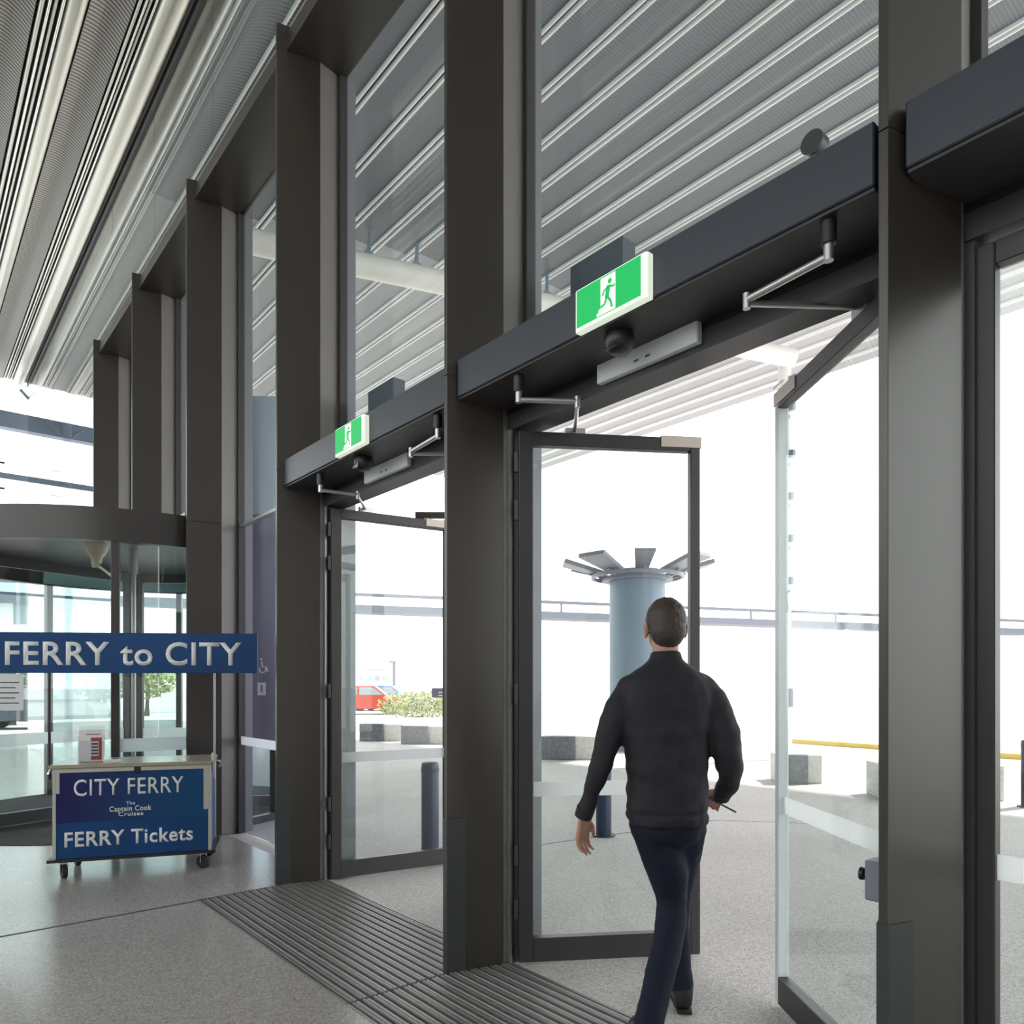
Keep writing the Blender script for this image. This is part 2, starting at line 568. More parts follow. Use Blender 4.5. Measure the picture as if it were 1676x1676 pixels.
# ------------------------------------------------------------------ entrance mats: sixteen bars each
bar_me = None
NB = 16
pitch = (MAT1 - MAT0 - 0.03) / NB
for k, (y0, y1, lab) in enumerate(((2.935, MATY - 0.006, 'dark slatted entrance mat in front of the further open door'),
                                   (0.865, 2.925, 'dark slatted entrance mat under the walking man at the nearer door'),
                                   (-1.2, 0.855, 'dark slatted entrance mat before the closed door nearest the camera'))):
    e = empty('entrance_mat', (MAT0, y0, 0), 0, lab, 'mat', 'entrance mats along the glazed wall')
    L = y1 - y0
    MB().box(0.0, MAT1 - MAT0, 0, L, -0.03, -0.012).build('tray', M['mat_base'], e)
    fr = MB()
    fr.box(0, 0.012, 0, L, -0.012, 0.002)
    fr.box(MAT1 - MAT0 - 0.014, MAT1 - MAT0, 0, L, -0.012, 0.002)
    fr.build('edge_frame', M['mat_bar'], e)
    prof = [(-0.019, -0.012), (0.019, -0.012), (0.019, 0.0), (0.014, 0.003), (0.006, 0.003), (0.004, -0.001), (-0.004, -0.001), (-0.006, 0.003), (-0.014, 0.003), (-0.019, 0.0)]
    first = None
    for i in range(NB):
        x = 0.015 + pitch * (i + 0.5)
        if first is None:
            first = MB().extrude(prof, (0, 0.003, 0), (0, L - 0.003, 0), (1, 0, 0), (0, 0, 1)).build('mat_bar', M['mat_bar'], e)
            first.location = (x, 0, 0)
        else:
            share(first, (x, 0, 0), e)

# ------------------------------------------------------------------ columns
COLLAB = ['bronze blade column nearest the lens beyond the frame edge', 'wide pale lit bronze column right of the walking man',
          'bronze blade column between the two open double doors', 'bronze blade column left of the further small exit sign',
          'bronze blade column right of the revolving door canopy', 'shorter bronze blade column standing above the revolving door canopy',
          'end bronze blade column furthest along the glazed wall']
for i, y in enumerate(COLY):
    zb = 0.0 if i < 5 else 3.02
    e = empty('column', (WX, y, zb), 0, COLLAB[i], 'column', 'columns of the glazed wall', 'structure')
    blade = [(0, 0), (0.2845, -0.085), (0.2845, 0.11), (0, 0.025)]
    rear = [(0.286, -0.0845), (0.4925, -0.049), (0.4925, 0.074), (0.286, 0.1095)]
    h = TOP - zb
    cut = BEAM0 - zb
    if zb == 0.0:
        # two cladding lengths with a fine seam
        MB().prism(blade, 0, 2.912).build('lower_cladding', M['bronze'], e, bevel=0.002)
        MB().prism(blade, 2.916, h).build('upper_cladding', M['bronze'], e, bevel=0.002)
        MB().prism([(x * 0.97 + 0.006, yy * 0.95 + 0.001) for x, yy in blade], 2.905, 2.925).build('seam_core', M['rail_dark'], e)
        kp = MB()
        t = 0.004
        kp.prism([(-t, -0.004), (-t, 0.029), (0.09, 0.029 + 0.027), (0.09, 0.024 + 0.027), (0.0, 0.0251), (0.0, -0.0001), (0.09, -0.027), (0.09, -0.032)], 0.0, 0.75)
        kp.build('kick_plate', M['kick'], e)
    else:
        MB().prism(blade, 0, h).build('upper_cladding', M['bronze'], e, bevel=0.002)
    MB().prism(rear, 0, h).build('rear_mullion', M['bronze_pale'], e, bevel=0.002)  # rear half of the column, toned paler than the blade
    MB().prism([(0.4925, -0.035), (0.60, -0.025), (0.60, 0.05), (0.4925, 0.06)], 0, h).build('outer_fin', M['bronze_fin'], e)

# ------------------------------------------------------------------ beams between the columns
BEAMLAB = ['over the closed door at the right edge', 'over the nearer open door', 'over the further open door', 'beside the revolving door', 'over the nearer half of the revolving door', 'over the far half of the revolving door']
for i in range(len(COLY) - 1):
    y0, y1 = COLY[i] + 0.045, COLY[i + 1] - 0.018
    bm_ = MB()
    bm_.prism([(WX + 0.06, y0), (WX + 0.06, y1), (WX + 0.50, y1), (WX + 0.50, y0)], BEAM0, BEAM1)
    tag(bm_.build('trim_%d' % (i + 1), M['bronze'], bevel=0.003), 'dark horizontal beam under the clerestory ' + BEAMLAB[i], 'beam', 'beams of the glazed wall', 'structure')

# ------------------------------------------------------------------ glazing
wn = 0


BAY = ['over the closed door at the right edge', 'over the nearer open door', 'over the further open door', 'in the bay beside the revolving door',
       'over the nearer half of the revolving door', 'over the far half of the revolving door']


def window(name_label, parts):
    global wn
    wn += 1
    e = empty('window_%d' % wn, parts[0][1][:3] if False else (0, 0, 0), 0, name_label, 'window', 'glazing of the glazed wall', 'structure')
    for nm, bx, mt in parts:
        mb = MB()
        for q in bx:
            mb.box(*q)
        mb.build(nm, mt, e)
    return e


for i in range(len(COLY) - 1):
    y0, y1 = COLY[i] + 0.10, COLY[i + 1] - 0.075
    low = HD1 if i in (0, 1, 2) else (3.02 if i >= 4 else 2.93)
    window('tall upper glass pane ' + BAY[i], [
        ('pane', [(2.524, 2.536, y0, y1, low, BEAM0)], M['glass']),
        ('window_frame', [(2.50, 2.56, y0 - 0.03, y0 + 0.012, low, BEAM0), (2.50, 2.56, y1 - 0.012, y1 + 0.03, low, BEAM0)], M['frame'])])
    a0, a1 = COLY[i] + 0.018, COLY[i + 1] + 0.006
    window('clerestory glass pane above the beam ' + BAY[i], [
        ('pane', [(GX - 0.006, GX + 0.006, a0, a1, BEAM1, CEIL - 0.02)], M['glass_refl'])])
# the bay of fixed glass beside the revolving door
y0, y1 = COLY[3] + 0.10, COLY[4] - 0.075
window('fixed full glass bay with white safety band beside the revolving door', [
    ('pane', [(2.524, 2.536, y0, y1, 0.02, 2.89)], M['glass_tint']),
    ('window_frame', [(2.50, 2.56, y0 - 0.03, y0 + 0.03, 0, 2.93), (2.50, 2.56, y1 - 0.03, y1 + 0.03, 0, 2.93)], M['frame']),
    ('transom', [(2.505, 2.555, y0, y1, 2.90, 2.925)], M['alu']),
    ('safety_band', [(2.519, 2.523, y0 + 0.03, y1 - 0.03, 0.84, 0.92)], M['white_band'])])
# bare structural glass beyond the last column, and the end wall
END = 19.5
window('bare structural glass beyond the last column', [
    ('pane', [(GX - 0.006, GX + 0.006, COLY[-1] + 0.03, END - 0.1, 0.0, CEIL - 0.02)], M['glass_refl'])])

# ------------------------------------------------------------------ inner ceiling
ceiling = tag(MB().prism([(-9, -8), (12.5, -8), (12.5, 10.15 - 0.32 * (12.5 - 3.78) + 0.3), (3.0, 10.15 - 0.32 * (3.0 - 3.78) + 0.3), (3.0, END + 0.3), (-9, END + 0.3)], CEIL + 0.16, CEIL + 0.30).build('ceiling', M['rail_dark']), 'ribbed metal ceiling running out through the glass', 'ceiling', kind='structure')
CY0, CY1 = -6.0, END
MODU = 0.1120 * HP
first_parts = None
for k in range(-5, 2):
    u0 = 0.1093 + 0.1120 * k           # start of the perforated tray of this module
    xa = u0 * HP
    if k > 1: break
    x1 = xa + 0.0511 * HP
    x2 = x1 + (0.0340 if k == 0 else 0.0252) * HP
    x3 = xa + MODU if k < 1 else 0.337 * HP
    # perforated tray, shallow curve rising from both sides
    mb = MB()
    n = 8
    prof = []
    for j in range(n + 1):
        t = j / n
        prof.append((xa + (x1 - xa) * t, CEIL + 0.02 + 0.05 * math.sin(math.pi * t)))
    prof += [(x1, CEIL + 0.09), (xa, CEIL + 0.09)]
    mb.extrude(prof, (0, CY0, 0), (0, CY1, 0), (1, 0, 0), (0, 0, 1))
    mb.build('perforated_tray', M['perf'], ceiling)
    # rails
    w = (x2 - x1)
    for q, (f0, f1, dz, mt) in enumerate(((0.10, 0.30, 0.00, 'tube_metal'), (0.38, 0.50, -0.03, 'rail'), (0.60, 0.74, 0.0, 'tube_metal'), (0.84, 0.97, -0.02, 'rail'))):
        r = MB()
        xc, rr = x1 + w * (f0 + f1) / 2, w * (f1 - f0) / 2
        pr = [(xc + rr * math.cos(t), CEIL + 0.03 + dz + rr * math.sin(t)) for t in [math.pi + math.pi * j / 6 for j in range(7)]]
        pr += [(xc + rr, CEIL + 0.08), (xc - rr, CEIL + 0.08)]
        r.extrude(pr, (0, CY0, 0), (0, CY1, 0), (1, 0, 0), (0, 0, 1))
        r.build('ceiling_rail', M[mt], ceiling, smooth=True)
    # broad half-round tube
    xc, rr = (x2 + x3) / 2, (x3 - x2) / 2 * 0.94
    pr = [(xc + rr * math.cos(t), CEIL + 0.05 + rr * 0.62 * math.sin(t)) for t in [math.pi + math.pi * j / 14 for j in range(15)]]
    pr += [(xc + rr, CEIL + 0.10), (xc - rr, CEIL + 0.10)]
    MB().extrude(pr, (0, CY0, 0), (0, CY1, 0), (1, 0, 0), (0, 0, 1)).build('half_round_tube', M['tube_metal'], ceiling, smooth=True)
# black glazing head
tag(MB().box(GX - 0.02, GX + 0.03, CY0, CY1, CEIL - 0.03, CEIL + 0.06).build('trim_10', M['black']), 'black glazing head channel along the metal ceiling', 'trim', kind='structure')

# ------------------------------------------------------------------ canopy outside: trays and pairs of white ribs


def tube_y(x):
    return 10.15 - 0.32 * (x - 3.78)


canopy = empty('canopy', (GX, 0, CEIL), 0, 'grey ribbed metal canopy over the forecourt outside', 'canopy', kind='structure')
u = 0.381
k = 0
step = 0.0770
xs = []
while u < 2.32:
    xs.append(u * HP)
    u += step
for a, c in zip(xs[:-1], xs[1:]):
    xm = (a + c) / 2
    yt = tube_y(xm) + 0.35
    yt = min(yt, END) if xm < 12.5 else -5.9  # outermost sheets wholly pale and translucent, standing for overexposed glare
    o = (-GX, 0, -CEIL)
    T = Matrix.Translation(Vector(o))
    mb = MB().box(a + 0.035, c - 0.035, -6, yt, CEIL + 0.03, CEIL + 0.05).move(T)
    mb.build('canopy_sheet', M['perf_out'], canopy)
    MB().box(a + 0.035, c - 0.035, yt + 0.01, END, CEIL + 0.03, CEIL + 0.05).move(T).build('canopy_sheet', M['roof_light'], canopy)
    MB().box(a - 0.034, a + 0.034, -6, END, CEIL + 0.035, CEIL + 0.05).move(T).build('rib_gap', M['rail_dark'], canopy)
    for s in (-1, 1):
        rr = 0.014
        xc = a + s * 0.036
        pr = [(xc + rr * math.cos(t), CEIL + 0.0 + rr * math.sin(t)) for t in [math.pi + math.pi * j / 5 for j in range(6)]] + [(xc + rr, CEIL + 0.05), (xc - rr, CEIL + 0.05)]
        MB().extrude(pr, (0, -6, 0), (0, END, 0), (1, 0, 0), (0, 0, 1)).move(T).build('canopy_rib', M['rib_white'], canopy, smooth=True)

# ------------------------------------------------------------------ hall shell behind the lens
tag(MB().box(-9.2, -9, -8, END, 0, 3.4).build('wall_left', M['wall']), 'plain off-white hall wall away from the doors', 'wall', kind='structure')  # kept low so daylight enters the dark hall above it
tag(MB().box(-9, 2.0, -8.2, -8, 0, CEIL).build('wall_back', M['wall']), 'plain off-white hall wall behind the camera', 'wall', kind='structure')

e = empty('window_31', (-9.1, 0, 3.4), 0, 'long unseen glazed opening added for daylight above the plain hall wall', 'window', kind='structure')  # unseen opening, added so daylight brightens the hall
MB().box(-0.006, 0.006, -8, END, 0.02, HP - 2.05).build('pane', M['glass'], e)
for k in range(12):
    MB().box(-0.04, 0.04, -8 + k * 2.5, -7.94 + k * 2.5, 0.0, HP - 2.0).build('mullion', M['frame'], e)

# ------------------------------------------------------------------ end wall of glass
e = empty('window_30', (0, END, 0), 0, 'tall glass end wall with grey fascia beam and posts', 'window', kind='structure')
MB().box(-9, 4.2, 0.0, 0.012, 0.02, 7.0).build('pane', M['glass'], e)
MB().box(-9, 4.2, 0.05, 0.30, 7.10, 7.46).build('fascia_beam', M['steel_blue'], e)
MB().box(-9, 4.2, -0.03, 0.03, 5.95, 6.07).build('rail', M['steel_blue'], e)
MB().box(-9, 4.2, -0.03, 0.03, 3.4, 3.46).build('rail', M['steel_blue'], e)
for x in (-8.0, -5.2, -2.4, 0.4, 3.05):
    MB().tube([(x, -0.08, 0), (x, -0.08, 7.6)], 0.09, 16).build('post', M['steel_blue'], e, smooth=True)
    br = MB()
    for s in (-1, 1):
        br.tube([(x, -0.08, 7.0), (x + s * 0.9, -0.08, 7.95)], 0.035, 8)
    br.build('strut', M['steel_blue'], e)
for x in (1.75, 0.2):
    for z in (5.72, 6.28):
        sp = MB()
        for s in (-1, 1):
            sp.tube([(x - 0.12, -0.03, z), (x + 0.12, -0.03, z)], 0.022, 8)
        sp.build('glass_clamp', M['black'], e)

# ------------------------------------------------------------------ door headers with sensor and closer box
HDLAB = ['dark slate door header box above the right closed door', 'long dark slate door header box over the nearer open door',
         'dark slate door header box over the further open door']
for i in range(3):
    y0, y1 = COLY[i] + 0.055, COLY[i + 1] - 0.028
    e = empty('door_header', (WX, y0, HD0), 0, HDLAB[i], 'door header', 'door headers of the glazed wall', 'structure')
    L = y1 - y0
    MB().cbox(0.04, 0.46, 0, L, 0.004, HD1 - HD0, 0.004).build('cover', M['header'], e)
    MB().box(0.05, 0.32, 0.003, L - 0.003, -0.006, 0.004).build('underside_plate', M['frame'], e)
    MB().box(0.32, 0.46, -0.02, L + 0.02, -0.11, 0.003).build('head_frame', M['frame'], e)
    MB().box(0.315, 0.322, -0.01, L + 0.01, -0.030, -0.008).build('shadow_gap', M['black'], e)
    # jambs
    for s, yy in ((0, 0.055), (1, L - 0.055)):
        ya, yb = (-0.02, 0.03) if s == 0 else (L - 0.075, L - 0.03)
        MB().box(0.33, 0.44, ya, yb, -HD0, -0.11).build('jamb', M['frame'], e)
        yc = yb if s == 0 else ya
        if i > 0: MB().box(0.315, 0.335, yc - 0.03 if s == 0 else yc + 0.0, yc if s == 0 else yc + 0.03, -HD0, -0.11).build('jamb_strip', M['alu'], e)
    if i > 0:
        yc = COLY[i] + 1.085
        se = MB().lathe([(0.0, -0.085), (0.035, -0.083), (0.055, -0.065), (0.06, -0.035), (0.055, -0.006), (0, -0.006)], (0.14, yc - y0, 0), 20)
        s_ = se.build('motion_sensor', M['black'], e, smooth=True)
        MB().box(0.085, 0.125, yc - y0 - 0.03, yc - y0 + 0.03, -0.075, -0.05).build('sensor_lens', M['glass_tint'], s_)
        ya = COLY[i] + 0.822
        MB().cbox(0.285, 0.32, ya - y0, ya + 0.524 - y0, -0.085, 0.0, 0.004).build('closer_box', M['alu_pale'], e)
        sc = MB()
        for q in (0.24, 0.30):
            sc.box(0.2835, 0.287, ya + q - y0 - 0.012, ya + q - y0 + 0.012, -0.062, -0.054)
        sc.build('closer_mark', M['ink'], e)
        # weather hood and lamp on the outer side of the header
        MB().cbox(0.56, 0.66, COLY[i] + 1.44 - y0, COLY[i] + 1.79 - y0, 0.30, 0.72, 0.006).build('outer_hood', M['hood'], e)

# small round lamp outside, behind the glass above the near header
pc = at(1328, 232, 2.62)
e = empty('outside_lamp', (pc.x, pc.y, pc.z), 0, 'small round grey lamp peeking over the near door header outside', 'lamp')
MB().tube([(0, 0, 0), (0.05, 0, 0.0)], 0.042, 20).build('lamp_head', M['kick'], e, smooth=True)
MB().tube([(0.02, 0, -0.03), (0.02, 0, -0.20), (-0.06, 0.0, -0.20)], 0.012, 8).build('bracket', M['lamp_grey'], e)

# ------------------------------------------------------------------ exit signs
ES_W, ES_H = 0.365, 0.165


def exit_sign(yc, label):
    e = empty('exit_sign', (WX + 0.04, yc, 2.795), 0, label, 'exit sign', 'green exit signs on the door headers')
    # housing bulges out of the header; faces -X; the near end is at -Y
    n = 8
    prof = [(0.0, -ES_W / 2), (0.0, ES_W / 2)]
    bow = [(-0.030, ES_W / 2), (-0.036, ES_W / 2 - 0.01), (-0.036, -ES_W / 2 + 0.01), (-0.030, -ES_W / 2)]
    MB().prism(prof[:1] + bow[::-1] + prof[1:], 0, ES_H).build('housing', M['sign_white'], e, bevel=0.003)
    MB().box(-0.0385, -0.036, -ES_W / 2 + 0.028, ES_W / 2 - 0.014, 0.014, ES_H - 0.006).build('green_face', M['green'], e)
    dw = MB().box(-0.0395, -0.0385, -0.035, 0.04, 0.016, ES_H - 0.012)
    dw.build('white_doorway', M['sign_white'], e)
    # running figure, drawn in (y to the left, z up); the viewer sees +Y on the left
    g = MB()

    def quad(a, b, w):
        a, b = Vector((0, *a)), Vector((0, *b))
        d = (b - a).normalized()
        nn = Vector((0, -d.z, d.y)) * w / 2
        lo = [(-0.0405, p.y, p.z) for p in (a - nn, b - nn, b + nn, a + nn)]
        hi = [(-0.0395, p.y, p.z) for p in (a - nn, b - nn, b + nn, a + nn)]
        g.add(lo + hi, [(0, 1, 2, 3), (7, 6, 5, 4), (0, 1, 5, 4), (1, 2, 6, 5), (2, 3, 7, 6), (3, 0, 4, 7)])
    hc = (-0.008, 0.128)
    hd = [(-0.0405, hc[0] + 0.010 * math.cos(2 * math.pi * j / 10), hc[1] + 0.010 * math.sin(2 * math.pi * j / 10)) for j in range(10)]
    g.add(hd, [list(range(10))])
    quad((-0.002, 0.114), (0.008, 0.072), 0.020)
    quad((-0.004, 0.112), (-0.026, 0.100), 0.007)
    quad((-0.026, 0.100), (-0.032, 0.108), 0.007)
    quad((0.002, 0.110), (0.024, 0.100), 0.007)
    quad((0.024, 0.100), (0.028, 0.084), 0.007)
    quad((0.006, 0.074), (-0.012, 0.052), 0.010)
    quad((-0.012, 0.052), (-0.018, 0.026), 0.009)
    quad((0.010, 0.074), (0.016, 0.052), 0.010)
    quad((0.016, 0.052), (0.038, 0.044), 0.009)
    g.build('running_figure', M['green'], e)
    quads = MB().box(-0.0395, -0.0385, 0.040, 0.060, 0.016, 0.028).box(-0.0395, -0.0385, 0.040, 0.050, 0.028, 0.040)
    quads.build('ground_line', M['sign_white'], e)
    return e


exit_sign(1.878, 'larger green running-man exit sign above the walking man')
exit_sign(1.878 + 2.068, 'smaller green running-man exit sign on the further door header')

# ------------------------------------------------------------------ glass door leaves
LW, LT, LZ0, LZ1 = 0.945, 0.05, 0.012, 2.675
dn = 0


def door_leaf(hx, hy, direction, label, free_w=0.052, arm=None, swing=1):
    """hinge at (hx, hy); local +x runs along the leaf"""
    global dn
    dn += 1
    ang = math.atan2(direction[1], direction[0])
    e = empty('door_%d' % dn, (hx, hy, 0), ang, label, 'door', 'glass door leaves of the glazed wall', 'structure')
    t = LT / 2
    MB().cbox(0, 0.073, -t, t, LZ0, LZ1, 0.004).build('hinge_stile', M['frame'], e)
    MB().cbox(LW - free_w, LW, -t, t, LZ0, LZ1, 0.004).build('free_stile', M['frame' if free_w > 0.04 else 'alu_pale'], e)  # narrow stile coloured pale to stand for blown-out daylight on a dark frame
    MB().cbox(0.073, LW - free_w, -t, t, LZ1 - 0.068, LZ1, 0.003).build('top_rail', M['frame'], e)
    MB().cbox(0.073, LW - free_w, -t, t, LZ0, LZ0 + 0.12, 0.003).build('bottom_rail', M['frame'], e)
    g = MB().box(0.070, LW - free_w + 0.003, -0.005, 0.005, LZ0 + 0.118, LZ1 - 0.066).build('pane', M['glass'], e)
    MB().box(0.073, LW - free_w, -0.0072, -0.0055, 0.84, 0.915).build('safety_band', M['white_band'], g)
    MB().box(LW - 0.21, LW + 0.004, -t - 0.004, t + 0.004, LZ1 - 0.05, LZ1 + 0.006).build('corner_plate', M['beige_plate'], e)
    for z in (0.28, 0.55, 1.36, 2.28, 2.52):
        MB().tube([(-0.012, -swing * 0.012, z - 0.05), (-0.012, -swing * 0.012, z + 0.05)], 0.012, 10).build('hinge', M['kick'], e, smooth=True)
    if arm:
        inv = Matrix.Translation((hx, hy, 0)) @ Matrix.Rotation(ang, 4, 'Z')
        inv = inv.inverted()
        p = [inv @ Vector(q) for q in arm]
        MB().tube([p[0] + Vector((0, 0, 0.112)), p[0] + Vector((0, 0, 0.035))], 0.024, 12).build('closer_spindle', M['black'], e, smooth=True)
        a_ = MB().tube([p[0] + Vector((0, 0, 0.036)), p[0] - Vector((0, 0, 0.014))], 0.015, 10)
        a_.tube([p[0], p[1]], 0.0125, 10)
        a_ = a_.build('closer_arm', M['alu'], e, smooth=True)
        b_ = MB().tube([p[1] + Vector((0, 0, 0.02)), p[1] - Vector((0, 0, 0.03))], 0.013, 10).tube([p[1] - Vector((0, 0, 0.012)), p[2]], 0.010, 10)
        b_.box(p[2].x - 0.05, p[2].x + 0.05, p[2].y - 0.02, p[2].y + 0.02, LZ1 + 0.001, p[2].z + 0.012)
        b_.build('closer_forearm', M['alu'], e, smooth=True)
    return e


HX = 2.405
d1 = (0.838, -0.545)
a1 = [(2.15, 2.50, 2.685), (2.353, 2.332, 2.68), (HX + 0.838 * 0.29, 2.80 - 0.545 * 0.29, 2.69)]
door_leaf(HX, 2.80, d1, 'open glass door leaf left of the walking man', arm=a1)
d2 = (0.61, 0.79)
a2 = [(2.148, 1.07, 2.69), (2.17, 1.36, 2.683), (HX + 0.61 * 0.24, 0.955 + 0.79 * 0.24, 2.70)]
door_leaf(HX, 0.955, d2, 'open glass door leaf right of the walking man beside pale column', free_w=0.03, arm=a2, swing=-1)
d3 = (0.985, -0.17)
a3 = [(2.15, 4.50, 2.685), (2.38, 4.42, 2.68), (HX + 0.985 * 0.26, 4.87 - 0.17 * 0.26, 2.70)]
door_leaf(HX, 4.87, d3, 'open glass door leaf below the smaller exit sign', arm=a3)
a4 = [(2.148, 3.138, 2.69), (2.17, 3.43, 2.683), (HX + 0.61 * 0.24, 3.025 + 0.79 * 0.24, 2.70)]
door_leaf(HX, 3.025, (0.61, 0.79), 'open glass door leaf hidden behind the middle column', arm=a4, swing=-1)
door_leaf(HX + 0.03, 0.785, (0, -1), 'closed glass door leaf at the right edge of the frame')
door_leaf(HX + 0.03, -1.085, (0, 1), 'closed glass door leaf beyond the right edge of the frame', swing=-1)

# hold-open button box on the pale column
pb = Vector((2.235, 0.925, 0))
e = empty('button_box', (pb.x, pb.y, 0.765), 0, 'small grey box with black knob low on the pale column', 'switch box')
MB().cbox(-0.035, 0.035, 0.0, 0.062, 0, 0.118, 0.004).build('box', M['lamp_grey'], e)
MB().lathe([(0.0, 0.0), (0.008, 0.0), (0.008, 0.012), (0.018, 0.016), (0.02, 0.026), (0.0, 0.028)], n=14).move(Matrix.Translation((0, 0.062, 0.068)) @ Matrix.Rotation(-math.pi / 2, 4, 'X')).build('knob', M['black'], e, smooth=True)


# ------------------------------------------------------------------ revolving door
RC, RR = (2.10, 9.20), 2.0
RT0, RT1 = 2.69, 2.985
e = empty('revolving_door', (RC[0], RC[1], 0), 0, 'large revolving glass door under a curved dark canopy ring', 'revolving door')
TAU = 2 * math.pi
MB().arc_slab((0, 0), RR - 0.10, RR, math.radians(62), math.radians(62) + TAU - 0.0001, RT0, RT1, 96).build('canopy_ring', M['ring'], e, smooth=True)
MB().lathe([(0, RT1 - 0.01), (RR - 0.10, RT1 - 0.01), (RR - 0.10, RT1 - 0.04), (0, RT1 - 0.04)], n=64).build('canopy_roof', M['kick'], e, smooth=True)
MB().arc_slab((0, 0), RR - 0.13, RR - 0.102, math.radians(-75), math.radians(110), RT0 + 0.01, RT1 - 0.05, 40).build('inner_lining', M['teal'], e, smooth=True)
MB().lathe([(0, 0.0), (RR - 0.02, 0.0), (RR - 0.02, 0.006), (0, 0.006)], n=64).build('floor_disc', M['mat_base'], e, smooth=True)
for a0, a1_ in ((253, 300), (60, 107)):
    r0, r1 = math.radians(a0), math.radians(a1_)
    g = MB().arc_slab((0, 0), RR - 0.056, RR - 0.044, r0, r1, 0.06, RT0, 24).build('curved_pane', M['glass_drum'], e, smooth=True)
    MB().arc_slab((0, 0), RR - 0.042, RR - 0.040, r0 + 0.02, r1 - 0.02, 0.80, 0.92, 24).build('safety_band', M['white_band'], g, smooth=True)
    MB().arc_slab((0, 0), RR - 0.09, RR - 0.01, r0, r1, 0.0, 0.07, 24).build('base_rail', M['kick'], e, smooth=True)
    for a in (r0, r1):
        T = Matrix.Rotation(a, 4, 'Z') @ Matrix.Translation((RR - 0.05, 0, 0))
        MB().cbox(-0.045, 0.045, -0.035, 0.035, 0.0, RT0, 0.004).move(T).build('drum_post', M['bronze'], e)
MB().tube([(0, 0, 0.006), (0, 0, RT1 - 0.04)], 0.05, 16).build('centre_shaft', M['alu'], e, smooth=True)
for k in range(3):
    a = math.radians(200 + 120 * k)
    T = Matrix.Rotation(a, 4, 'Z')
    W1 = RR - 0.12
    f = MB().box(0.06, W1, -0.025, 0.025, 0.02, 0.14).box(0.06, W1, -0.025, 0.025, RT0 - 0.12, RT0 - 0.02)
    f.box(0.06, 0.11, -0.025, 0.025, 0.14, RT0 - 0.12).box(W1 - 0.06, W1, -0.025, 0.025, 0.14, RT0 - 0.12).move(T)
    w = f.build('wing_frame', M['kick'], e)
    MB().box(0.11, W1 - 0.06, -0.004, 0.004, 0.14, RT0 - 0.12).move(T).build('wing_pane', M['glass_drum'], w)
    MB().box(0.11, W1 - 0.06, -0.0065, -0.0045, 0.80, 0.92).move(T).build('safety_band', M['white_band'], w)
# cream shape under its roof standing for a warm lamp's reflection
pl_ = at(158, 900, 7.1)
o_ = Vector((pl_.x - RC[0], pl_.y - RC[1], RT1 - 0.04))
T = Matrix.Translation(o_)
hs = MB().lathe([(0, 0.0), (0.13, 0.0), (0.14, -0.02), (0.125, -0.04), (0.12, -0.18), (0.085, -0.26), (0.05, -0.31), (0.04, -0.40), (0, -0.405)], n=24).move(T).build('lamp_reflection_shape', M['cream'], e, smooth=True)
MB().tube([(0.02, -0.02, -0.38), (0.14, -0.12, -0.50)], 0.022, 10).move(T).build('reflection_arm', M['alu'], hs, smooth=True)
MB().tube([(-0.09, 0.06, -0.12), (-0.17, 0.11, -0.11)], 0.03, 10).move(T).build('reflection_stub', M['cream'], hs, smooth=True)
# transom carrying the two short columns beyond the drum
tag(MB().box(2.08, 2.60, COLY[4] + 0.12, COLY[6] + 0.12, 2.987, 3.018).build('trim_11', M['bronze']), 'dark transom over the revolving door carrying two columns', 'transom', kind='structure')
# taped notice on the opening side of the drum
pn = at(8, 1134, 6.42)
e3 = empty('paper_notice', (pn.x, pn.y, pn.z), -TH + 0.15, 'white printed paper notice hanging below the long sign', 'notice')
MB().box(-0.15, 0.15, 0, 0.002, -0.155, 0.165).build('sheet', M['paper'], e3)
for k in range(5):
    MB().box(-0.11, 0.115 - 0.03 * (k % 2), -0.0008, 0, 0.085 - 0.045 * k, 0.095 - 0.045 * k).build('print_line', M['ink'], e3)

# ------------------------------------------------------------------ ticket cart with its high sign
cl = at(86, 1408, 5.27)
cr = at(346, 1388, 5.60)
du = Vector((cr.x - cl.x, cr.y - cl.y, 0))
CW = du.length
CANG = math.atan2(du.y, du.x)
e = empty('ticket_cart', (cl.x, cl.y, 0), CANG, 'blue wheeled ticket counter under the long blue sign', 'ticket cart')
CD, CZ0, CZ1 = 0.50, 0.145, 0.80
MB().box(-0.035, CW + 0.03, -0.012, CD + 0.012, CZ0 - 0.022, CZ0).build('chassis', M['black'], e)
MB().box(0.012, CW - 0.012, 0.012, CD, CZ0, CZ1 - 0.02).build('body', M['blue'], e)
fp = MB().box(0.02, CW - 0.02, 0.0, 0.012, CZ0 + 0.002, CZ0 + 0.262).build('lower_panel', M['blue'], e)
up = MB().box(0.02, CW - 0.02, -0.002, 0.012, CZ0 + 0.263, CZ1 - 0.032).build('upper_panel', M['navy'], e)
for x in (0.0, CW - 0.022):
    for y in (-0.008, CD - 0.014):
        MB().cbox(x, x + 0.022, y, y + 0.022, CZ0, CZ1, 0.003).build('corner_post', M['cart_alu'], e)
MB().box(CW - 0.055, CW - 0.022, -0.006, -0.001, 0.46, 0.77).build('peeled_edge', M['cart_alu'], e)
MB().box(0.022, 0.045, -0.006, -0.001, 0.62, 0.77).build('peeled_edge', M['cart_alu'], e)
MB().cbox(-0.02, CW + 0.01, -0.03, CD + 0.03, CZ1, CZ1 + 0.028, 0.006).build('counter_top', M['top'], e)
MB().box(0.0, CW - 0.01, -0.012, -0.004, CZ1 - 0.03, CZ1 - 0.002).build('top_rail', M['cart_alu'], e)
